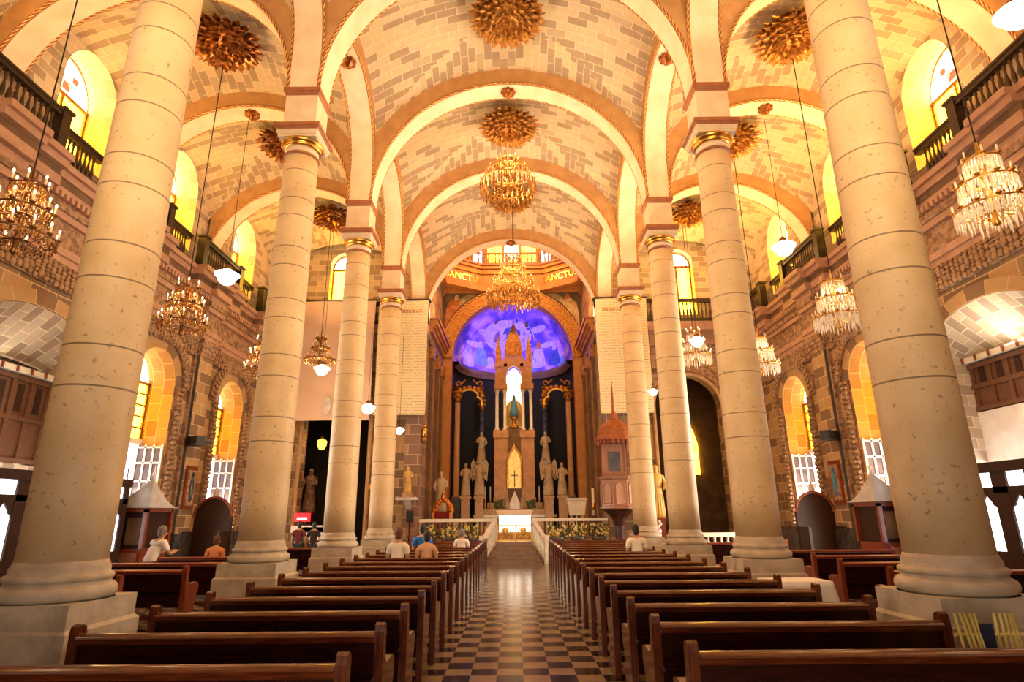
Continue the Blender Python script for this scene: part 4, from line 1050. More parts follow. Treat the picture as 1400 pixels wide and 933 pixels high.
# flanking niches: marble columns, gilded scroll arches, dark hangings
for s, side in ((-1, 'left'), (1, 'right')):
    for x, Y, r, lab in ((2.98, 31.33, .16, 'outer'), (1.82, 33.85, .17, 'inner')):
        c = thing('apse_column', f'slim marble column, {lab} one of the pair {side} of the high altar', 'column', (s*x, Y, SZ), group='apse columns')
        MB().cbox(0, 0, 0, .46, .46, 1.9).build('pedestal', 'marble_dark', c)
        MB().lathe([(.22, 1.9), (.2, 2.0), (r, 2.06), (r*.86, 6.85)], n=18).build('shaft', 'marble_warm' if lab == 'outer' else 'marble_dark', c, True)
        mb = MB().lathe([(r*.9, 6.85), (.15, 7.0), (.25, 7.35)], n=14).cbox(0, 0, 7.35, .52, .52, .12)
        for q in range(8): mb.ell((.2*math.cos(q*PI/4), .2*math.sin(q*PI/4), 7.2), (.06, .06, .12), 6, 5)
        mb.build('capital', 'gold_paint', c, True)
    sc = thing('gilded_scroll_arch', f'gilded scroll arch over the dark niche {side} of the high altar', 'carving', (s*2.4, 31.85, 7.9), 0, 'gilded scroll arches')
    ang = math.atan2(33.3-31.9, 1.78-3.05) if s > 0 else math.atan2(33.3-31.9, -1.78+3.05)
    mb = MB(); W = .70
    pts = [(-W, -.2, -.45)]+[(-W+.28+.28*math.cos(PI-a*PI/6), -.2, -.25+.26*math.sin(PI-a*PI/6)) for a in range(4)]+[(.5*math.cos(PI-a*PI/10), -.2, .05+.38*math.sin(PI-a*PI/10)) for a in range(11)]+[(W-.28+.28*math.cos(a*PI/6), -.2, -.25+.26*math.sin(a*PI/6)) for a in range(3, -1, -1)]+[(W, -.2, -.45)]
    MB().tube(pts, .06, 8).build('arch_rim', 'gate_gold', sc, True)
    mb.box(-W-.1, -.12, .45, W+.1, .1, .62)
    for q in range(9):
        a = PI*q/8; mb.ell((.72*math.cos(a), -.12, .1+.45*math.sin(a)), (.15, .08, .15), 8, 6)
    for q in (-1, 1):
        mb.tube([(q*(.62-.18*math.cos(k*.5)*(1-k*.07)), -.15, .75+.18*math.sin(k*.5)*(1-k*.07)) for k in range(11)], .05, 6)
        mb.tube([(q*(.2+.06*k), -.15, 1.0-.06*k) for k in range(6)], .05, 6)
    mb.build('scrollwork', 'gold_paint', sc, True)
# statues
def statue(name, label, x, Y, z0, ped, h, mirror=1, ma='statue_stone', pma='marble_warm', cat='statue', wing=False, w=1.):
    t = thing(name, label, cat, (x, Y, z0), group='sanctuary statues')
    if ped: MB().cbox(0, 0, 0, .52*w, .5, .14).cbox(0, 0, .14, .42*w, .4, ped-.26).cbox(0, 0, ped-.12, .54*w, .52, .12).build('pedestal', pma, t)
    k = h/1.7; b = MB(); z = ped
    b.lathe([(.24*k, z), (.25*k, z+.15*k), (.20*k, z+.7*k), (.17*k, z+1.0*k), (.22*k, z+1.3*k), (.20*k, z+1.4*k), (.08*k, z+1.47*k), (.06*k, z+1.52*k)], n=16, sy=.75)
    for i in range(9):
        a = PI+PI*i/8; b.tube([(.235*k*math.cos(a), .18*k*math.sin(a), z+.05*k), (.19*k*math.cos(a), .145*k*math.sin(a), z+.75*k)], .022*k, 5)
    b.tube([(mirror*.20*k, 0, z+1.36*k), (mirror*.27*k, -.08*k, z+1.1*k), (mirror*.12*k, -.22*k, z+1.05*k)], [.07*k, .065*k, .045*k], 8)
    b.tube([(-mirror*.20*k, 0, z+1.36*k), (-mirror*.29*k, -.06*k, z+1.08*k), (-mirror*.22*k, -.2*k, z+.9*k)], [.07*k, .065*k, .045*k], 8)
    b.build('robed_figure', ma, t, True)
    hd = MB().ell((0, -.02*k, z+1.61*k), (.085*k, .10*k, .125*k), 12, 8).ell((0, -.12*k, z+1.6*k), (.018*k, .03*k, .03*k), 6, 4); hd.ell((0, -.06*k, z+1.50*k), (.06*k, .06*k, .07*k), 8, 6); hd.build('head', ma, t, True)
    if wing:
        for q in (-1, 1):
            MB().prism([(q*.08*k, z+1.3*k), (q*.30*k, z+1.75*k), (q*.42*k, z+1.5*k), (q*.36*k, z+.7*k), (q*.14*k, z+.9*k)][::q], 'y', .12*k, .2*k).build('wing', ma, t)
    return t
for s, side in ((-1, 'left'), (1, 'right')):
    statue('statue', f'cream stone saint on a tall pedestal at the outer {side} of the high altar', s*2.45+.02, 30.7, SZ, 1.95, 1.62, s)
    statue('statue', f'winged stone angel on the inner pedestal {side} of the high altar', s*1.78+.02, 31.0, SZ, 1.95, 1.85, -s, wing=True)
    statue('statue', f'stone saint standing high against the inner apse column {side} of the spire', s*1.80, 33.3, 1.0, 3.6, 1.6, s, ma='statue_stone', pma='marble_dark')
statue('statue', 'tall cream saint beside the gilded pilaster at the left edge of the sanctuary', -3.25, 27.2, SZ, 1.2, 1.7, 1)
# gilded throne niche on the left
t = thing('gilded_throne', 'gilded throne with red velvet back left of the sanctuary steps', 'throne', (-3.05, 26.3, SZ))
mb = MB()
for q in (-1, 1): mb.box(q*.32, -.25, 0, q*.42, .25, 1.15).lathe([(.05, 1.15), (.07, 1.22), (.02, 1.34), (.0, 1.42)], q*.37, 0, 8)
mb.box(-.42, -.25, .4, .42, .25, .5).box(-.42, -.25, 0, .42, .25, .12); mb.build('frame', 'throne_gold', t)
MB().prism([(-.34, .5), (.34, .5), (.34, 1.2), (-.34, 1.2)], 'y', .16, .22).build('velvet_back', 'velvet_red', t)
mb = MB().tube([(.42*math.cos(PI-PI*i/12), .2, 1.2+.5*math.sin(PI-PI*i/12)) for i in range(13)], .06, 8)
for i in range(9):
    a = PI*i/8; mb.ell((.3*math.cos(a), .15, 1.25+.42*math.sin(a)), (.09, .07, .10), 8, 6)
mb.ell((0, .12, 1.78), (.1, .08, .16)).ell((0, .1, 1.98), (.07, .06, .09)); mb.build('carved_crest', 'throne_gold', t, True)
MB().box(-.3, -.24, .5, .3, .16, .6).build('cushion', 'velvet_red', t)
# lectern and paschal candle on the right
t = thing('ambo', 'white marble lectern on slender legs right of the altar', 'lectern', (2.75, 26.6, SZ))
mb = MB().prism([(-.32, 1.0), (.32, 1.0), (.40, 1.62), (-.40, 1.62)], 'y', -.2, .2); mb.build('desk', 'marble_white', t)
MB().box(-.44, -.25, 1.62, .44, .25, 1.72).build('top', 'marble_white', t)
for x in (-.24, 0, .24): MB().lathe([(.06, 0), (.06, .05), (.035, .1), (.035, .9), (.06, 1.0)], x, 0, 10).build('leg', 'marble_white', t, True)
MB().box(-.36, -.22, -.0, .36, .22, .06).build('base', 'marble_white', t)
t = thing('paschal_candle', 'tall cream candle on a dark stand between the lectern and the pulpit', 'candle', (3.45, 26.3, SZ))
MB().lathe([(.2, 0), (.2, .05), (.05, .12), (.03, .4), (.05, .5), (.03, .6), (.03, .85), (.09, .93), (.10, .98)], n=14).build('stand', 'bronze', t, True)
MB().lathe([(.065, .98), (.062, 2.1), (.0, 2.12)], n=14).build('candle', 'wax', t, True)
MB().lathe([(.07, 1.2), (.07, 1.5)], n=14).build('gilded_wrap', 'gold', t, True)
# ------------------------------------------------------------------ pulpit
t = thing('pulpit', 'red-brown octagonal wooden pulpit with domed canopy and needle spire by the right pier', 'pulpit', (4.15, 24.10, 0))
MB().lathe([(.34, 0), (.34, .1), (.22, .2), (.16, .5), (.18, 1.3), (.3, 1.6), (.6, 1.85), (.72, 1.9)], n=8, a0=PI/8, a1=2*PI+PI/8).build('stem', 'dark_red_wood', t)
R8 = .76
MB().lathe([(R8-.06, 1.9), (R8, 1.95), (R8, 2.02), (R8-.06, 2.05), (R8-.06, 3.02), (R8+.02, 3.06), (R8+.05, 3.16), (R8-.08, 3.16), (R8-.12, 2.0)], n=8, a0=PI/8, a1=2*PI+PI/8).build('tub', 'pulpit_wood', t)
for q in range(8):
    a = q*PI/4; n = Vector((math.cos(a), math.sin(a), 0)); d = Vector((-n.y, n.x, 0)); r = (R8-.06)*math.cos(PI/8)
    pts = [(-.17, 2.12)]+[(.17*math.cos(PI-PI*i/10), 2.72+.2*math.sin(PI-PI*i/10)) for i in range(11)]+[(.17, 2.12), (-.17, 2.12)]
    MB().tube([tuple(n*(r+.01)+d*p[0]+Vector((0, 0, p[1]))) for p in pts], .025, 6).build('arched_panel', 'pulpit_wood', t, True)
    m8 = MB(); q0 = [n*(r+.004)+d*p[0]+Vector((0, 0, p[1])) for p in pts[:-1]]; q1 = [v+n*.012 for v in q0]; kk = len(q0)
    m8.add([tuple(v) for v in q0+q1], [tuple(range(kk)), tuple(range(2*kk-1, kk-1, -1))]+[(i, kk+i, kk+(i+1) % kk, (i+1) % kk) for i in range(kk)]); m8.build('panel_field', 'pulpit_panel', t)
MB().box(-.42, .42, 3.1, .42, .5, 4.5).box(-.5, .40, 3.1, -.42, .5, 4.5).box(.42, .40, 3.1, .5, .5, 4.5).build('back_panel', 'pulpit_wood', t)
MB().box(-.24, .40, 3.4, .24, .43, 4.2).build('back_inset', 'grey_stone_and_shade', t)
prc = [(.74, 4.55), (.80, 4.6), (.80, 4.72), (.74, 4.78), (.72, 4.95), (.60, 5.15), (.42, 5.32), (.22, 5.42), (.17, 5.5), (.17, 5.62), (.12, 5.72), (.055, 5.8), (.045, 6.4), (.02, 7.0), (.0, 7.2)]
MB().lathe(prc, n=8, a0=PI/8, a1=2*PI+PI/8).build('canopy', 'pulpit_roof', t)
mb = MB()
for q in range(24):
    a = 2*PI*q/24; mb.ell((.74*math.cos(a), .74*math.sin(a), 4.5), (.05, .05, .11), 6, 5)
mb.build('canopy_fringe', 'red_wood', t, True)
for q in (-1, 1): MB().tube([(q*.52, .45, 3.1), (q*.52, .45, 4.55)], .05, 8).build('canopy_post', 'red_wood', t)
# angel bracket lamps on the piers, statue brackets
for s, side, z in ((-1, 'left', 4.9), (1, 'right', 4.7)):
    c = thing('wall_bracket', f'small gilded angel lamp bracket on the pier {side} of the sanctuary', 'lamp', (s*3.74, YE-.10, z), group='angel brackets')
    MB().lathe([(.03, -.25), (.12, -.1), (.16, 0)], 0, -.12, 10).build('bracket', 'gold_paint', c, True)
    MB().lathe([(.12, 0), (.1, .2), (.13, .36), (.05, .45)], 0, -.12, 10).ell((0, -.13, .52), (.06, .06, .08)).build('angel', 'gold', c, True)
# ------------------------------------------------------------------ pews
def make_pew(L, label, group, loc):
    """base at the aisle end of the back, seat towards +y, runs along +x"""
    t = thing('pew', label, 'pew', loc, 0, group)
    def endp():
        P = [(0, 0), (.46, 0), (.47, .06), (.40, .12), (.38, .40), (.45, .50), (.47, .60), (.44, .66), (.36, .675), (.16, .66), (.11, .70), (.095, .80), (.10, .90), (.085, .95), (.045, .965), (.01, .95), (.0, .90), (.015, .5), (.0, .1)]
        return P
    for x in (0, L):
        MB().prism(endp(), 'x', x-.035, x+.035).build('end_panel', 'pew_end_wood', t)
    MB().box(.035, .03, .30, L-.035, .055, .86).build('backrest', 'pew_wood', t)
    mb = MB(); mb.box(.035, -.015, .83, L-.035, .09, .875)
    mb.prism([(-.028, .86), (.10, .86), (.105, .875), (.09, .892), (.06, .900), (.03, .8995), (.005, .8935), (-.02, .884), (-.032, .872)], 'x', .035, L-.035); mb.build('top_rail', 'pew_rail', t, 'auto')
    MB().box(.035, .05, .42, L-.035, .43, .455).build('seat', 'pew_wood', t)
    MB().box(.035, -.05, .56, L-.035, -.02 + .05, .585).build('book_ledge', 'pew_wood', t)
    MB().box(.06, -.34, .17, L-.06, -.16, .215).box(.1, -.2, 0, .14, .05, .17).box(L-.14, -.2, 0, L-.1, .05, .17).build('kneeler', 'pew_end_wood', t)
    return t
PL = 2.33
NR, NL = 17, 18
YR = [4.15+1.045*k for k in range(NR)]; YL = [3.88+1.02*k for k in range(NL)]
XR0, XL0 = 1.235, -3.26
p0 = None
for side, ys, x0 in (('right', YR, XR0), ('left', YL, XL0)):
    for k, y in enumerate(ys):
        row = len(ys)-1-k
        lb = f'polished dark wooden pew in the {side} block, {ORD[row]} row from the altar'
        if k == 0: lb = f'polished dark wooden pew in the {side} block, cut off by the bottom edge'
        if p0 is None: p0 = make_pew(PL, lb, 'nave pews', (x0, y, 0))
        else: dup(p0, (x0, y, 0), label=lb)
# aisle pews and benches
a0 = None
for lb, x, y, L, rz in (('dark bench in the left aisle beside the nearest column', -8.2, 9.0, 1, 0), ('dark bench in the left aisle behind the boy in white', -8.1, 10.6, 1, 0),
                     ('long dark bench in the left aisle before the confessional with the pale roof', -7.9, 12.2, 1, 0), ('dark bench in the left aisle level with the second column', -7.9, 13.9, 1, 0),
                     ('dark bench in the left aisle in front of the pair in dark clothes', -7.5, 17.6, 1, 0), 
                     ('red-lit bench in the right aisle beside the nearest column', 5.7, 9.4, 1, 0), ('red-lit bench in the right aisle behind the white-covered table', 5.8, 11.0, 1, 0), ('red-lit bench in the right aisle before the confessional with the pale roof', 6.2, 12.8, 1, 0), ('bench in the right aisle level with the second column', 6.3, 14.6, 1, 0), ('bench in the right aisle before the white side rail', 5.6, 18.6, 1, 0)):
    if a0 is None:
        a0 = make_pew(2.6, lb, 'aisle benches', (x, y, 0))
        for c in a0.children:
            c.data.materials[0] = MATS['red_wood'] if c.name.startswith(('top', 'end', 'seat')) else c.data.materials[0]
    else: dup(a0, (x, y, 0), label=lb)
# table with a white cloth beside the second right column
t = thing('side_table', 'small table under a white cloth at the foot of the second right column', 'table', (4.12, 9.15, 0))
mb = MB()
for x in (-.34, .34):
    for y in (-.2, .2): mb.box(x-.03, y-.03, 0, x+.03, y+.03, .78)
mb.build('table_legs', 'door_wood', t); MB().box(-.40, -.27, .78, .40, .27, .81).build('tabletop', 'door_wood', t)
mb = MB()
def cl(i, j):
    a = 2*PI*i; f = j
    cs, sn = math.cos(a), math.sin(a); q = max(abs(cs), abs(sn)); X, Y = cs/q*.42, sn/q*.28
    if f < .5: return (X*f*2, Y*f*2, .815), (i, j)
    d = (f-.5)*2; w = 1+.10*d+.05*d*math.sin(14*a); return (X*w, Y*w, .815-.36*d), (i, j)
mb.grid(cl, 96, 10); o = mb.build('white_cloth', 'cloth_white', None, True, loc=(4.12, 9.15, 0)); tag(o, 'white cloth hanging over the small table at the second right column', 'tablecloth')
# slatted gilt rack near the right column
g = thing('slatted_rack', 'leaning rack of straw-coloured slats in front of the nearest right column', 'rack', (3.72, 4.70, 0))
G0 = Vector((3.72, 4.70, 0))
for tx, bx_ in ((1304, 1322), (1312, 1333), (1318, 1339), (1325, 1346), (1331, 1350), (1358, 1372), (1366, 1381), (1373, 1389), (1379, 1396), (1383, 1401)):
    A = at(tx, 839, 4.76); B = at(bx_, 897, 4.69); C = B+(B-A)*((B.z-.02)/(A.z-B.z)); C.y = 4.64
    MB().tube([tuple(A-G0), tuple(B-G0), tuple(C-G0)], .0105, 6).build('slat', 'straw', g, True)
A = at(1336, 852, 4.73)-G0; B = at(1362, 897, 4.70)-G0
MB().box(A.x, -.005, .45, B.x+.02, .02, A.z).build('dark_panel', 'navy', g)
A = at(1306, 868, 4.73)-G0; B = at(1400, 868, 4.73)-G0; MB().tube([tuple(A), tuple(B)], .012, 6).build('cross_bar', 'straw', g, True)
# ------------------------------------------------------------------ confessionals
def confessional(label, loc, mirror):
    t = thing('confessional', label, 'confessional', loc, 0 if mirror > 0 else 0, 'confessionals')
    q = mirror
    MB().box(-.55, -.6, 0, .55, .6, .12).box(-.5, -.55, .12, .5, .55, 1.0).build('booth', 'red_wood', t)
    mb = MB()
    for x in (-.5, .5):
        for y in (-.55, .55): mb.box(x-.05, y-.05, 1.0, x+.05, y+.05, 1.95)
    mb.box(-.55, -.6, 1.88, .55, .6, 2.0); mb.build('post_frame', 'red_wood', t)
    MB().box(-.46, -.5, 1.0, .46, .5, 1.88).build('dark_interior', 'door_wood', t)
    mb = MB().box(-.42, -.58, .2, .42, -.55, .9)
    mb.build('carved_panel', 'pulpit_wood', t)
    MB().box(-.4, -.54, 1.1, -.05, -.50, 1.75).box(.05, -.54, 1.1, .4, -.50, 1.75).build('lattice', 'backdrop_brown', t)
    # concave hipped roof rising to a finial at its front nave-side corner
    mb = MB()
    def roof(i, j): return (q*(-.64+1.26*i), -.66+1.32*j, 2.0+.74*i**1.7*(1-j)**1.7), (i, j)
    mb.grid(roof, 12, 12, q < 0); n0 = len(mb.v)
    mb.grid(lambda i, j: ((q*(-.64+1.26*i), -.66, 1.99+(.01+.74*i**1.7)*j), (i, j)), 12, 2, q < 0)
    mb.grid(lambda i, j: ((q*.62, -.66+1.32*i, 1.99+(.01+.74*(1-i)**1.7)*j), (i, j)), 12, 2, q < 0)
    mb.build('roof', 'pale_grey_and_sheen', t)  # varnished roof; its pale grey holds the reflected window light
    MB().lathe([(.05, 2.66), (.03, 2.75), (.055, 2.82), (.02, 2.9), (.0, 3.05)], q*.58, -.60, 8).build('finial', 'white_paint', t, True)
    return t
confessional('red-brown wooden confessional with a pale sloping roof against the left wall', (-9.75, 16.0, 0), 1)
confessional('dark wooden confessional with a pale sloping roof against the right wall', (9.75, 16.0, 0), -1)
def round_stall(label, loc, lamp):
    t = thing('stall', label, 'stall', loc, 0, 'arched stalls')
    P = [(-.62, 0), (.62, 0), (.62, 1.75)]+[(.62*math.cos(PI*i/14), 1.75+.62*math.sin(PI*i/14)) for i in range(1, 14)]+[(-.62, 1.75)]
    MB().prism(P, 'y', .2, .3).build('arched_back', 'door_wood', t)
    MB().tube([(p[0], .18, p[1]) for p in P[2:]], .05, 8).build('arched_rim', 'red_wood', t, True)
    for q in (-1, 1): MB().box(q*.54, -.5, 0, q*.62, .25, 1.3).build('side_panel', 'door_wood', t)
    MB().box(-.54, -.45, .4, .54, .2, .48).build('seat', 'red_wood', t)
    MB().lathe([(.05, 2.36), (.1, 2.45), (.06, 2.6), (.02, 2.72)], 0, .22, 10).build('finial', lamp, t, True)
    return t
round_stall('dark arched wooden stall with a pale finial under the far left window', (-9.9, 20.0, 0), 'pale_grey_and_sheen')
round_stall('dark arched wooden stall under the far right window', (9.9, 19.9, 0), 'pale_grey_and_sheen')
# black loudspeakers on the pilasters, small wall paintings
for s, side in ((-1, 'left'), (1, 'right')):
    t = thing('loudspeaker', f'small black loudspeaker on the fourth pilaster of the {side} wall', 'speaker', (s*(XW-.5), 19.0, 3.95), s*.5, 'loudspeakers')
    MB().box(-.3, -.14, 0, .3, .14, .3).build('cabinet', 'speaker_black', t); MB().box(-.25, -.15, .04, .25, -.14, .26).build('grille', 'iron', t); MB().box(-.04, .1, .1, .04, .5, .2).build('bracket', 'iron', t)
    t = thing('station_picture', f'framed reddish relief on the {side} wall under the loudspeaker', 'picture', (s*(XW-.25), 19.52, 2.0), 0, 'wall reliefs')
    MB().box(-.03, -.32, 0, .03, .32, 1.35).build('frame', 'red_wood', t)
    MB().box(-s*.05, -.24, .1, -s*.03, .24, 1.22).build('relief', 'carved_stone', t)
    mb = MB(); mb.ell((-s*.07, 0, .62), (.05, .10, .42), 10, 8).ell((-s*.08, 0, 1.08), (.05, .06, .08), 8, 6); mb.build('carved_figure', 'virgin_blue' if s > 0 else 'marble_dark', t, True)
# ------------------------------------------------------------------ banners on the end gallery
def banner(label, x0, x1, ma, zb=5.8, head=True, yy=YE-.76):
    t = thing('banner', label, 'banner', ((x0+x1)/2, yy, 0), group='hanging banners'); w = (x1-x0)/2
    mb = MB()
    def fn(i, j): return (-w+2*w*i+(.015*math.sin(j*7)), -.03+.035*math.sin(i*9+j*2)*(1-j*.6), zb+(10.93-zb)*j), (-w+2*w*i, (10.93-zb)*j)
    def fn2(i, j):
        p, u = fn(i, j); return (p[0], p[1]+.012, p[2]), u
    mb.grid(fn, 24, 12); mb.grid(fn2, 24, 12, True); mb.build('cloth', ma, t, True)
    MB().tube([(-w-.05, -.02, 10.95), (w+.05, -.02, 10.95)], .05, 8).build('hanging_rod', 'rail_wood', t)
    return t
b = banner('long cream banner with lines of small writing left of the sanctuary arch', -5.85, -3.68, 'banner_text')
b2 = banner('long cream banner with lines of small writing right of the sanctuary arch', 3.70, 5.95, 'banner_text')
for bb in (b, b2):
    mb = MB()
    for i, wd in enumerate((.13, .1, .12, .09, .05, .13, .12, .1, .12, .06, .1)): mb.box(-.82+.155*i, -.085, 10.32, -.82+.155*i+wd*.8, -.07, 10.46)
    mb.build('heading', 'pink_stone', bb)
b3 = banner('wide pale pink banner with faint figures on the left end wall', -9.35, -6.02, 'banner_pale', 5.6)
mb = MB(); mb.ell((-.12, -.095, 6.2), (.17, .015, .42), 14, 8); mb.build('blue_patch', 'pale_grey_and_sheen', b3, True)

# ------------------------------------------------------------------ ceiling bosses and chandeliers
def boss_mesh(R=1.0, H=.62):
    mb = MB(); mb.lathe([(R*.55, .05), (R*.62, -.1), (R*.5, -.3), (R*.25, -.42), (0, -.45)], n=20)
    rnd = random.Random(3)
    ringsn = [(0., 1), (.28, 7), (.5, 12), (.72, 17), (.95, 22), (1.2, 24), (1.42, 24)]
    for th, n in ringsn:
        for i in range(n):
            a = 2*PI*(i+rnd.random()*.4)/n; d = Vector((math.sin(th)*math.cos(a), math.sin(th)*math.sin(a), -math.cos(th)*.62))
            base = Vector((d.x*R*.55, d.y*R*.55, d.z*R*.62)); tip = Vector((d.x*R*1.02, d.y*R*1.02, d.z*R*.98-.02+rnd.uniform(-.04, .04)))
            tn = Vector((-math.sin(a), math.cos(a), 0)); up = d.cross(tn).normalized(); m = base.lerp(tip, .6); w = .10*R
            mb.add([tuple(base), tuple(m+tn*w), tuple(tip), tuple(m-tn*w), tuple(m+up*w*.55), tuple(m-up*w*.35)], [(0, 1, 4), (1, 2, 4), (2, 3, 4), (3, 0, 4), (1, 0, 5), (2, 1, 5), (3, 2, 5), (0, 3, 5)])
    return mb
def boss(x, y, z, label, ma='gold_paint', R=1.06):
    t = thing('ceiling_boss', label, 'ceiling boss', (x, y, z), random.random()*6, 'gilded ceiling bosses')
    boss_mesh(R).build('petals', ma, t)
    MB().lathe([(.22, .0), (.26, .15), (.18, .3), (.16, .8)], n=14).build('stem', 'dark_gold', t, True)
    return t
bm = {2: 'over the second bay', 3: 'over the third bay', 4: 'over the fourth bay'}
BZ = 14.95
boss(0, 12.72, 14.75, 'gilded spiky rosette on the nave vault cut by the top edge')
boss(0, 17.2, 14.6, 'gilded spiky rosette on the nave vault above the hanging crystal ring')
boss(0, 22.4, 14.85, 'gilded rosette on the nave vault bay nearest the sanctuary')
AX = (4.525+XG-.1)/2
for s, side in ((-1, 'left'), (1, 'right')):
    for k, lab in ((2, 'large in the upper corner'), (3, 'beside the second column capital'), (4, 'smallest, beside the third column capital')):
        boss(s*7.55, (12.72, 17.25, 22.3)[k-2], 14.0, f'reddish gilded rosette on the {side} aisle vault, {lab}', 'dark_gold' if s < 0 else 'gold_paint', 1.02)
def drop_mesh(h=.12, r=.018):
    return MB().lathe([(0, -h), (r, -h*.7), (r*.5, -h*.15), (r*.3, 0)], n=6)
def chandelier(label, loc, tiers, wire, metal='brass', crystals=True, drop=.16, R0=1., bulbs=True, seed=1, cm='crystal', group='crystal chandeliers', dens=1.):
    """tiers: list of (z, radius, number of candles); loc is the bottom centre"""
    t = thing('chandelier', label, 'chandelier', loc, group=group); rnd = random.Random(seed)
    top = tiers[-1][0]+.35
    MB().lathe([(.0, -.02), (.06, .02), (.03, .1), (.05, .25), (.025, top*.5), (.05, top*.55), (.02, top)], n=12).build('stem', metal, t, True)
    MB().tube([(0, 0, top-.02), (0, 0, wire)], .012, 6).build('chain', 'iron', t)
    cr = MB()
    for z, r, n in tiers:
        ring = MB().tube([(r*math.cos(2*PI*i/28), r*math.sin(2*PI*i/28), z) for i in range(28)], .018, 6, True)
        for i in range(n):
            a = 2*PI*i/n; ring.tube([(0, 0, z-.02), (r*.5*math.cos(a), r*.5*math.sin(a), z-.10), (r*math.cos(a), r*math.sin(a), z)], .012, 6)
            ring.lathe([(.015, z), (.045, z+.03), (.05, z+.05)], r*math.cos(a), r*math.sin(a), 8)
        ring.build('arm_ring', metal, t, True)
        for i in range(n):
            a = 2*PI*i/n; x, y = r*math.cos(a), r*math.sin(a)
            c = MB().lathe([(.016, z+.05), (.016, z+.17)], x, y, 6).build('candle', 'wax', t, True)
            if bulbs: MB().ell((x, y, z+.205), (.018, .018, .038), 6, 5).build('bulb', 'bulb', c, True)
        if crystals:
            m = int((26*r/.4+8)*dens)
            for ring_r, dz, k in ((r, 0, m), (r*.82, .04, int(m*.7)), (r*.55, .08, int(m*.5))):
                for i in range(k):
                    a = 2*PI*(i+rnd.random()*.3)/k; L = drop*rnd.uniform(.7, 1.25)*(1.25 if (z == tiers[0][0] and dens < 1) else .6 if dens < 1 else 1.); wd = 2.2 if (dens < 1 and z == tiers[0][0]) else 1.
                    cr.lathe([(0, z+dz-L), (.020*wd, z+dz-L*.62), (.010*wd, z+dz-L*.2), (.006, z+dz)], ring_r*math.cos(a), ring_r*math.sin(a), 5)
    if crystals:
        # swags from tier to tier
        for (z0, r0, _), (z1, r1, _) in zip(tiers[:-1], tiers[1:]):
            for i in range(16):
                a = 2*PI*i/16
                for f in (.2, .4, .6, .8):
                    r = r0+(r1-r0)*f-.06*math.sin(PI*f); z = z0+(z1-z0)*f-.05*math.sin(PI*f); cr.ell((r*math.cos(a), r*math.sin(a), z), (.016, .016, .028), 5, 4)
        o = cr.build('crystal_drops', cm, t); o['kind'] = 'stuff'
    return t
ch = chandelier
for s, side in ((-1, 'left'), (1, 'right')):
    cr = s > 0
    x = s*7.55
    tall = [(.28, .50, 12), (.72, .38, 10), (1.12, .24, 6)]
    ch(f'{"bright crystal" if cr else "brass candle"} chandelier hanging nearest in the {side} aisle', (x, 8.2, 5.65 if s < 0 else 5.95), tall, 7.2 if s < 0 else 6.9, 'bronze' if s < 0 else 'brass', True, .14 if s < 0 else .26, seed=1, cm='amber_crystal' if s < 0 else 'crystal', bulbs=s < 0)
    ch(f'{"bright crystal" if cr else "brass candle"} chandelier hanging second in the {side} aisle, level with the portal arch', (x, 12.85, 5.75), tall, 7.5, 'bronze' if s < 0 else 'brass', True, .16 if s < 0 else .26, seed=2, cm='amber_crystal' if s < 0 else 'crystal', bulbs=s < 0)
    ch(f'{"crystal" if cr else "brass candle"} chandelier half hidden behind the second {side} column', (x, 17.25, 5.7), tall, 7.55, 'bronze' if s < 0 else 'brass', True, .16 if s < 0 else .26, seed=3, cm='amber_crystal' if s < 0 else 'crystal', bulbs=s < 0)
ch('small dark tiered chandelier in front of the pink banner', (-7.45, 22.0, 7.35), [(.2, .58, 12), (.65, .34, 8), (1.05, .2, 6)], 5.9, 'bronze', True, .14, seed=4, cm='amber_crystal', bulbs=False)
ch('pale crystal chandelier above the right end arch', (7.1, 22.0, 7.25), [(.3, .60, 12), (.8, .42, 8), (1.2, .26, 6)], 6.0, 'brass', True, .3, seed=5)
ch('large gilded chandelier hanging before the sanctuary arch', (.08, 22.0, 9.75), [(.42, 1.05, 18), (1.0, .80, 14), (1.55, .50, 10), (2.0, .3, 8)], 4.4, 'gold', True, .34, seed=6, bulbs=False, cm='amber_crystal', dens=.7, group='nave chandeliers')
ch('gilded crystal chandelier ring hanging below the rosette of the third nave bay', (-.05, 17.2, 11.9), [(.35, .92, 18), (.80, .66, 12), (1.2, .36, 8)], 2.02, 'gold', True, .34, seed=7, bulbs=False, cm='amber_crystal', dens=.5, group='nave chandeliers')
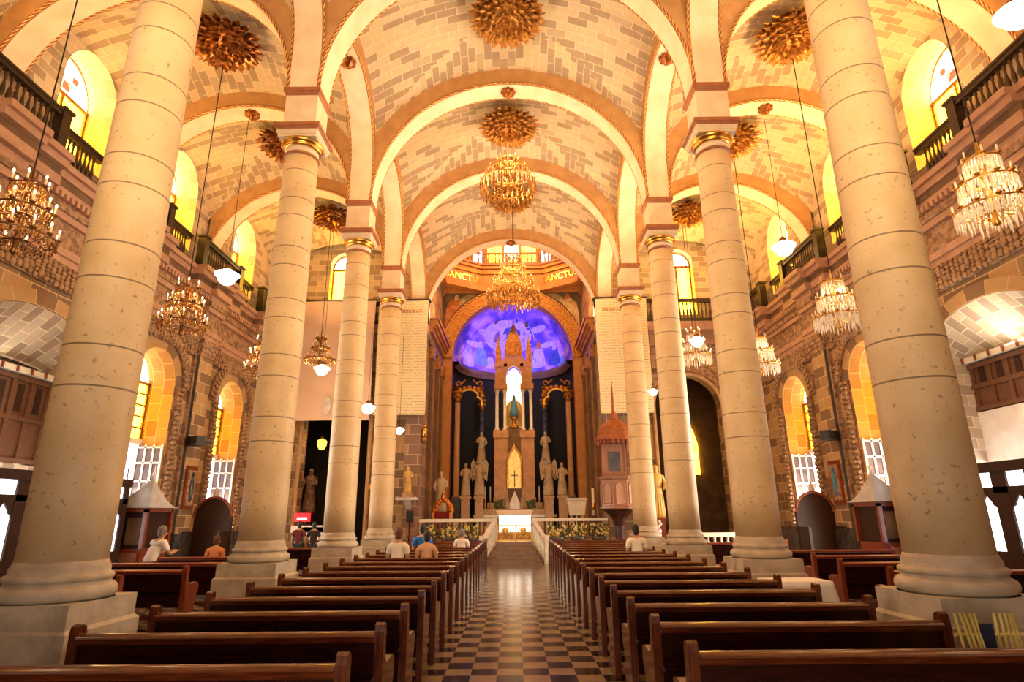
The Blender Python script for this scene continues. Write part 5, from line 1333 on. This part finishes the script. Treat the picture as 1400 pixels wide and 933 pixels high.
# white glass bowl lamps on long wires
def bowl(label, x, y, z, top, r=.24):
    t = thing('pendant_lamp', label, 'lamp', (x, y, z), group='white glass bowl lamps'); k = r/.24
    MB().lathe([(.0, -.16*k), (.09*k, -.15*k), (.16*k, -.09*k), (.19*k, -.01*k), (.25*k, .05*k), (.26*k, .08*k), (.20*k, .11*k), (.12*k, .15*k), (.08*k, .19*k)], n=20).build('glass_bowl', 'glass_globe', t, True)
    MB().lathe([(.09*k, .18*k), (.08*k, .25*k), (.03*k, .30*k)], n=10).build('fitter', 'bronze', t, True)
    MB().tube([(0, 0, .29*k), (0, 0, top-z)], .008, 5).build('wire', 'iron', t)
for lb, px, py, Y, r, top in (('white glass bowl lamp in front of the left gallery railing', 310, 380, 14.6, .30, 13.0), ('white glass bowl lamp in front of the right gallery railing', 1072, 341, 15.0, .30, 13.0),
                         ('white glass bowl lamp cut by the upper right corner', 1392, 22, 7.3, .28, 13.1), ('white glass bowl lamp before the crystal chandelier above the right end arch', 953, 468, 20.5, .27, 13.3),
                         ('white glass bowl lamp under the chandelier by the pink banner', 440, 507, 20.5, .27, 13.3), ('small white globe lamp right of the third left column', 503, 560, 23.6, .3, 9.4), ('small white globe lamp right of the fourth left column', 546, 590, 23.9, .2, 9.4), ('small white globe lamp left of the third right column', 893, 537, 24.0, .2, 9.4)):
    p = at(px, py, Y); bowl(lb, p.x, p.y, p.z, top, r)
# ------------------------------------------------------------------ side chapels at the end walls
t = thing('side_altar', 'small white side altar with cloth inside the left end arch', 'altar', (-8.0, 25.1, 0))
MB().box(-1.05, -.05, 0, 1.05, .6, .38).build('step', 'marble_dark', t)
MB().box(-1.02, 0, .38, 1.02, .6, 1.30).build('body', 'marble_dark', t); MB().box(-1.06, -.06, 1.30, 1.06, .66, 1.38).build('top', 'cloth_white', t)
MB().prism([(-.1, .62), (.55, 1.32), (-.75, 1.32)], 'y', -.08, -.05).build('cloth_fall', 'cloth_white', t)
MB().box(-1.05, -.08, 1.12, .9, -.05, 1.32).build('frontal_strip', 'cloth_white', t)
MB().box(.62, -.08, .55, .8, -.05, 1.12).build('hanging_strip', 'cloth_white', t)
p = at(412, 711, 25.2)
t = thing('lit_sign', 'small glowing red sign with a white band on the left side altar', 'sign', (-8.68, 25.2, 1.38))
MB().box(-.32, -.05, .16, .32, .05, .50).build('panel', 'sign_red', t); MB().box(-.2, -.06, .22, .2, -.05, .32).build('white_band', 'sign_white', t); MB().box(-.2, -.04, 0, -.12, .04, .16).box(.12, -.04, 0, .2, .04, .16).build('foot', 'iron', t)
statue('statue', 'brown robed saint statue on a tall stand in the dark left chapel', -9.15, 27.2, 0, 1.9, 1.9, 1, 'carved_stone', 'tribune_wood')
statue('statue', 'small pale figure on a bracket left of the sanctuary pier', -4.3, 24.7, 2.45, .2, 1.0, 1, 'robe_gold', 'marble_warm', w=.7)
statue('statue', 'red and gold robed saint on a shelf between the third and fourth left columns', -5.5, 24.3, 0, 1.8, 1.5, -1, 'throne_gold', 'red_wood')
statue('statue', 'tall dark robed saint between the third and fourth right columns', 5.75, 24.3, 0, 1.6, 2.0, -1, 'robe_gold', 'red_wood')
t = thing('fuse_box', 'small black fuse box on the pier left of the sanctuary', 'box', (-4.22, YE-.36, 1.5)); MB().box(-.13, -.05, 0, .13, .02, .42).build('case', 'iron', t); MB().box(-.11, -.06, .03, .11, -.05, .39).build('cover', 'speaker_black', t); MB().tube([(0, 0, -1.49), (0, 0, .01)], .02, 6).build('conduit', 'iron', t)
mb = MB().box(-4.75, 24.5, 2.35, -3.9, 24.97, 2.45).prism([(24.97, 2.0), (24.97, 2.35), (24.55, 2.35)], 'x', -4.4, -4.2); tag(mb.build('wall_shelf', 'marble_white'), 'pale stone shelf under the small figure left of the sanctuary', 'shelf')
t = thing('side_rail', 'bright white balustraded rail in front of the right end arch', 'railing', (6.6, 23.9, 0))
MB().box(0, -.08, .86, 2.3, .08, 1.02).build('coping', 'white_paint', t); MB().box(0, -.1, 0, 2.3, .1, .45).build('red_base', 'velvet_red', t)
for i in range(9): MB().lathe([(.05, .45), (.08, .6), (.04, .75), (.06, .86)], .14+i*.25, 0, 8).build('baluster', 'white_paint', t, True)
p = at(955, 600, 27.5)
t = thing('chapel_window', 'glowing yellow pointed window inside the right chapel', 'window', (p.x+.3, 30.4, 3.6)); t['category'] = 'window'
MB().prism([(-.5, 0), (.5, 0), (.5, 1.5), (.32, 2.2), (0, 2.8), (-.32, 2.2), (-.5, 1.5)], 'y', -.05, .0).build('yellow_glass', 'stained_yellow', t)
MB().box(-.03, -.09, 0, .03, -.05, 2.7).box(-.5, -.09, 1.2, .5, -.05, 1.26).box(-.55, -.1, -.1, .55, 0, 0).build('window_bars', 'gold_paint', t)
t = thing('flower_stand', 'small stand of pale flowers between the third and fourth right columns', 'flowers', (5.2, 22.6, 0))
MB().lathe([(.2, 0), (.2, .05), (.04, .1), (.04, .9), (.12, 1.0)], n=10).build('stand', 'red_wood', t, True)
mb = MB(); rnd = random.Random(5)
for i in range(24): mb.ell((rnd.uniform(-.2, .2), rnd.uniform(-.15, .15), rnd.uniform(1.0, 1.5)), .06, 6, 4)
mb.build('blooms', 'cloth_white', t, True)
p = at(525, 725, 24.0)
t = thing('round_table', 'small round wooden table at the left end of the communion rail', 'table', (-3.5, 23.3, 0))
MB().lathe([(.3, 0), (.3, .05), (.06, .12), (.05, .85), (.2, .95)], n=16).build('pedestal', 'door_wood', t, True); MB().lathe([(.5, .95), (.52, .97), (.52, 1.0), (.5, 1.02)], n=28).build('tabletop', 'pew_end_wood', t)

t = thing('sanctuary_lamp', 'amber hanging lamp glowing inside the dark left chapel', 'lamp', (-8.62, 26.7, 4.8))
MB().lathe([(0, -.2), (.12, -.16), (.2, 0), (.22, .2), (.16, .26)], n=14).build('amber_glass', 'amber_glow', t, True)
MB().lathe([(.17, .25), (.1, .4), (.02, .55)], n=10).build('brass_cap', 'brass', t, True); MB().tube([(0, 0, .5), (0, 0, 3.74)], .01, 5).build('chain', 'iron', t)
# ------------------------------------------------------------------ people
def skin_mesh(name, verts, edges, radii, ma, parent, sub=2, root=0):
    me = bpy.data.meshes.new(name); me.from_pydata(verts, edges, []); me.update(); me.materials.append(MATS[ma])
    o = bpy.data.objects.new(name, me); COL.objects.link(o); o.parent = parent
    md = o.modifiers.new('skin', 'SKIN'); md.use_smooth_shade = True
    sv = me.skin_vertices[0].data if me.skin_vertices else None
    if sv is None:
        bpy.context.view_layer.objects.active = o
        me.skin_vertices_layer = None
    for i, r in enumerate(radii): sv[i].radius = (r, r) if not isinstance(r, tuple) else r
    for i in range(len(radii)): sv[i].use_root = (i == root)
    sd = o.modifiers.new('sub', 'SUBSURF'); sd.levels = sub; sd.render_levels = sub
    return o
def person(label, loc, rz, pose, shirt, trousers, hair, skin='skin', h=1.7, group=None, sleeve=.55, longhair=False):
    """continuous skinned body with clothing and hair as children; faces +y"""
    k = h/1.7
    if pose == 'sit': loc = (loc[0], loc[1], loc[2]+.49*(1-k))
    t = thing('person', label, 'person', loc, rz, group)
    if pose == 'sit':
        hip = Vector((0, 0, .645)); lean = .06
        knee = [Vector((q*.11, .27, .57)) for q in (-1, 1)]; ank = [Vector((q*.11, .20, .10)) for q in (-1, 1)]; toe = [Vector((q*.12, .36, .04)) for q in (-1, 1)]
    elif pose == 'kneel':
        hip = Vector((0, -.05, .62)); lean = .22
        knee = [Vector((q*.11, .18, .24)) for q in (-1, 1)]; ank = [Vector((q*.11, -.28, .22)) for q in (-1, 1)]; toe = [Vector((q*.11, -.36, .12)) for q in (-1, 1)]
    elif pose == 'bend':
        hip = Vector((0, -.05, .86)); lean = .20
        knee = [Vector((q*.10, .06, .46)) for q in (-1, 1)]; ank = [Vector((q*.11, -.04, .08)) for q in (-1, 1)]; toe = [Vector((q*.12, .13, .04)) for q in (-1, 1)]
    else:
        hip = Vector((0, 0, .90)); lean = .02
        knee = [Vector((q*.10, .02, .48)) for q in (-1, 1)]; ank = [Vector((q*.10, -.02, .08)) for q in (-1, 1)]; toe = [Vector((q*.11, .15, .04)) for q in (-1, 1)]
    up = Vector((0, math.sin(lean*2), math.cos(lean*2)))
    waist = hip+up*.20; chest = hip+up*.40; sh = hip+up*.50; neck = hip+up*.57; hd = neck+Vector((0, .03, .09)); crown = hd+Vector((0, .0, .12))
    V, E_, R = [], [], []
    def a(p, r, par=None):
        V.append(tuple(Vector(p)*k)); R.append(r*k if not isinstance(r, tuple) else (r[0]*k, r[1]*k))
        if par is not None: E_.append((par, len(V)-1))
        return len(V)-1
    ih = a(hip, (.14, .11)); iw = a(waist, (.125, .095), ih); ic = a(chest, (.15, .105), iw); isx = a(sh, (.12, .085), ic); ine = a(neck, .05, isx); ihd = a(hd, (.075, .09), ine); icr = a(crown, (.06, .07), ihd)
    TOR = (0, 1, 2, 3); arms = []; legs = []
    for qi, q in enumerate((-1, 1)):
        s0 = a(sh+Vector((q*.17, 0, -.01)), .058, isx)
        if pose == 'kneel' or pose == 'bend':
            el = sh+Vector((q*.24, .12, -.25)); wr = sh+Vector((q*.10, .34, -.20))
        else:
            el = sh+Vector((q*.23, -.02, -.28)); wr = sh+Vector((q*.12, .22, -.40)) if pose == 'sit' else sh+Vector((q*.24, .06, -.52))
        e0 = a(el, .042, s0); w0 = a(wr, .029, e0); d = (wr-el).normalized(); pm = a(wr+d*.07, (.036, .02), w0)
        side = Vector((q, 0, 0))
        for f, (off, L) in enumerate(((-.028, .075), (-.010, .085), (.010, .08), (.028, .062))):
            b0 = a(wr+d*.10+side*off, .0095, pm); b1 = a(wr+d*(.10+L*.55)+side*off*1.1+Vector((0, 0, -.01)), .0085, b0); a(wr+d*(.10+L*.9)+side*off*1.1+Vector((0, 0, -.035)), .0075, b1)
        th = a(wr+d*.05-side*.042, .0105, w0); a(wr+d*.095-side*.058+Vector((0, 0, -.01)), .0085, th)
        arms.append((s0, e0, w0))
        h0 = a(hip+Vector((q*.09, .0, -.03)), .088, ih); k0 = a(knee[qi], .062, h0); n0 = a(ank[qi], .04, k0); a(toe[qi], (.042, .03), n0); legs.append((h0, k0, n0))
    skin_mesh('body', V, E_, R, skin, t, 1)
    # shirt: torso and sleeves
    def clothes(name, idx, edges, grow, ma, extra=()):
        mp = {j: n for n, j in enumerate(idx)}
        vs = [V[j] for j in idx]; rs = [tuple(c+grow*k for c in (R[j] if isinstance(R[j], tuple) else (R[j], R[j]))) for j in idx]
        es = [(mp[x], mp[y]) for x, y in edges]
        for par, p, r in extra: vs.append(tuple(Vector(p)*k)); rs.append((r*k, r*k)); es.append((mp[par], len(vs)-1))
        return skin_mesh(name, vs, es, rs, ma, t, 2)
    idx = [ih, iw, ic, isx]; ed = [(ih, iw), (iw, ic), (ic, isx)]; ex = []
    for qi, (s0, e0, w0) in enumerate(arms):
        idx.append(s0); ed.append((isx, s0))
        ps, pe = Vector(V[s0])/k, Vector(V[e0])/k; ex.append((s0, ps.lerp(pe, sleeve+.2), .062))
    if not shirt.startswith('skin'): ex.append((isx, sh+up*.035, .062))
    clothes('shirt', idx, ed, .024, shirt, ex)
    idx = [ih]; ed = []
    for h0, k0, n0 in legs: idx += [h0, k0, n0]; ed += [(ih, h0), (h0, k0), (k0, n0)]
    clothes('trousers', idx, ed, .02, trousers)
    # hair, ears, nose, eyes, mouth on the head
    m = MB(); c = Vector(V[ihd]).lerp(Vector(V[icr]), .45); m.ell((c.x, c.y-.02*k, c.z+.035*k), (.088*k, .10*k, .11*k), 16, 10)
    m.ell((c.x, c.y-.055*k, c.z-.02*k), (.08*k, .055*k, .10*k if not longhair else .22*k), 12, 8)
    m.build('hair', hair, t, True)
    m = MB(); 
    for q in (-1, 1): MB().ell((c.x+q*.083*k, c.y+.005*k, c.z-.03*k), (.012*k, .02*k, .03*k), 8, 6).build('ear', skin, t, True)
    m.ell((c.x, c.y+.10*k, c.z-.035*k), (.012*k, .02*k, .022*k), 8, 6); m.build('nose', skin, t, True)
    m = MB()
    for q in (-1, 1): MB().ell((c.x+q*.032*k, c.y+.086*k, c.z-.01*k), (.012*k, .008*k, .008*k), 8, 6).build('eye', 'hair_black', t, True)
    m.ell((c.x, c.y+.085*k, c.z-.075*k), (.024*k, .008*k, .006*k), 8, 6); m.build('mouth', 'velvet_red', t, True)
    return t
def seat_at(px, Y, ys): 
    y = min(ys, key=lambda v: abs(v-Y)); return at(px, 730, y+.30).x, y+.30
x, y = seat_at(870, 14.6, YR); person('person in a white shirt with short black hair sitting alone in the right pews', (x, y, 0), 0, 'sit', 'shirt_white', 'trousers', 'hair_black', h=1.72)
x, y = seat_at(544, 13.1, YL); person('person in a white top bowed forward beside one with bare shoulders, left pews', (x, y, 0), -.15, 'sit', 'shirt_white', 'trousers', 'hair_red', h=1.72)
x, y = seat_at(584, 13.1, YL); person('person with bare tanned shoulders in a strappy top in the left pews', (x, y, 0), .1, 'sit', 'skin_tan', 'trousers', 'hair_black', 'skin_tan', h=1.6)
x, y = seat_at(578, 16.0, YL); person('person in a blue shirt sitting ahead of the couple in the left pews', (x, y, 0), .2, 'sit', 'shirt_blue', 'trousers', 'hair_black', h=1.78)
x, y = seat_at(648, 17.2, YL); person('person in a pale top near the aisle, far left pews', (x-.35, y, 0), 0, 'sit', 'shirt_white', 'trousers', 'hair_grey', h=1.5)
p = at(203, 740, 12.6); person('person in a white shirt bending over a bench in the left aisle', (p.x, 12.75, 0), -.5, 'bend', 'shirt_white', 'trousers_red', 'hair_grey', h=1.62)
p = at(316, 745, 15.0); person('child in an orange top behind the bench beside the second left column', (p.x, 14.22, 0), .2, 'sit', 'shirt_orange', 'trousers', 'hair_red', 'skin_tan', h=1.45)
p = at(411, 735, 21.0); person('person in maroon standing before the left side altar', (p.x, 20.8, 0), 0, 'stand', 'shirt_maroon', 'trousers', 'hair_black', h=1.55)
p = at(430, 735, 21.0); person('person in dark clothes standing right of the one in maroon at the left side altar', (p.x, 20.9, 0), .1, 'stand', 'shirt_dark', 'trousers', 'hair_black', h=1.52)
# ------------------------------------------------------------------ light
W = bpy.data.worlds.new('world'); SC.world = W; W.use_nodes = True
bg = W.node_tree.nodes['Background']; bg.inputs[0].default_value = (.93, .96, 1., 1); bg.inputs[1].default_value = 2.2
WARM = (1., .60, .28); ORNG = (1., .52, .20); CREAM = (1., .74, .44)
# flood lamps on the impost ledges, aimed up into the vaults
for k in (1, 2, 3, 4):
    for s in (-1, 1):
        x = s*(U-.42)
        spot('impost_flood', (x, ROW[k], 9.45), (-s*2.6, ROW[k], 15.5), 250 if s > 0 else 75, CREAM, 1.9, .8, .12)
for k in (1, 2, 3, 4): spot('arcade_flood', (U+.62, ROW[k]+.45, 9.6), (U, ROW[k]+3.4, 12.9), 260, CREAM, 1.0, .7, .1)
for y in (12.72, 17.2, 22.3):
    for s in (-1, 1):
        area('nave_uplight', (s*3.3, y, 9.2), (-s*.8, y, 16), 62, WARM, .8, .4)
for s in (-1, 1):
    for y in (8.2, 12.8, 17.2, 22.2):
        area('aisle_uplight', (s*8.6, y, 9.9), (s*7.0, y, 15), 200 if s > 0 else 80, (1., .56, .20), .8, .4)
# daylight through the portals and side doors
for s in (-1, 1):
    area('portal_daylight', (s*(XW+1.6), 12.74, 1.6), (s*4, 12.74, 2.6), 620, (.95, .97, 1.), 3.2, 2.6)
    for y in (17.25, 22.05): area('door_daylight', (s*(XW+.7), y, 2.0), (s*4, y, 3.6), 170 if s < 0 else 520, (1., .90, .74), 1.6, 3.4)
    area('portal_soffit_fill', (s*(XW+.55), 12.74, 5.35), (s*(XW+.25), 12.74, 7), 5 if s < 0 else 60, (1., .86, .66), .5, 3.0)  # added fill for the portal soffit, no lamp stands there
# added fills behind the camera: a warm one high, a pale one low
area('rear_fill_light', (0, -1.85, 7.3), (0, 14, 8.2), 840, (1., .64, .31), 8, 1.9)
area('low_fill_light', (0, -1.9, 1.7), (0, 6, 1.7), 170, (1., .85, .68), 3.2, 3.0)
spot('window_shaft', (XW+.7, 17.3, 5.2), (4.3, 15.0, 5.0), 2600, (1., .88, .66), 1.0, .5, .3)
spot('window_shaft', (-XW-.7, 17.3, 4.0), (-4.3, 15.0, 3.6), 1100, (1., .90, .74), .9, .5, .3)
# lamps of the sanctuary
for x, c in ((-2.4, (.32, .20, 1.)), (2.4, (.25, .18, 1.))): spot('apse_blue_lamp', (x, 31.75, 9.6), (x*.1, 34.2, 11.9), 520, c, 2.0, .8, .2)
spot('altar_lamp', (0, 29.6, 8.8), (0, 27.2, 1.2), 900, CREAM, .6, .7, .1)
spot('high_altar_lamp', (-1.6, 29.5, 9.2), (0, 33, 5.5), 170, WARM, .9, .7, .2); spot('high_altar_lamp', (1.6, 29.5, 9.2), (0, 33, 5.5), 170, WARM, .9, .7, .2)
point('niche_lamp', (.05, 32.1, 8.9), 2.5, CREAM, .05)
point('dome_lamp', (0, 28.6, 15.6), 420, (1., .55, .16), .3)
for s in (-1, 1): point('crossing_lamp', (s*2.9, 27.4, 11.3), 110, (1., .50, .16), .2)
# added orange fill below the nave rosettes, shining down without a fixture
for y, e in ((8.2, 420), (12.72, 420), (17.2, 320)): spot('nave_orange_fill', (0, y, 13.9), (0, y, 0), e, (1., .55, .22), 2.5, .6, .25)
point('chapel_lamp', (-8.5, 26.1, 4.6), 14, WARM, .1)
# big chandeliers shed light
point('chandelier_light', (.08, 22.0, 11.2), 160, WARM, .5); point('chandelier_light', (-.05, 17.2, 12.6), 120, WARM, .5)
for s in (-1, 1):
    for y in (8.2, 12.85, 17.25, 22.): point('chandelier_light', (s*7.55, y, 6.6), 70, WARM, .35)
for x in (-3.4, 3.4): spot('pew_lamp', (x*.8, 22.6, 12.5), (x*.6, 9, 0), 260, (1., .62, .2), .6, .6, .15)
SC.view_settings.view_transform = 'Standard'; SC.view_settings.look = 'None'; SC.view_settings.gamma = 1; SC.view_settings.use_curve_mapping = False
SC.view_settings.exposure = .42
SC.cycles.max_bounces = 6; SC.cycles.diffuse_bounces = 4; SC.cycles.glossy_bounces = 3; SC.cycles.transmission_bounces = 4
SC.cycles.use_denoising = True; SC.cycles.sample_clamp_indirect = 8; SC.cycles.caustics_reflective = False; SC.cycles.caustics_refractive = False
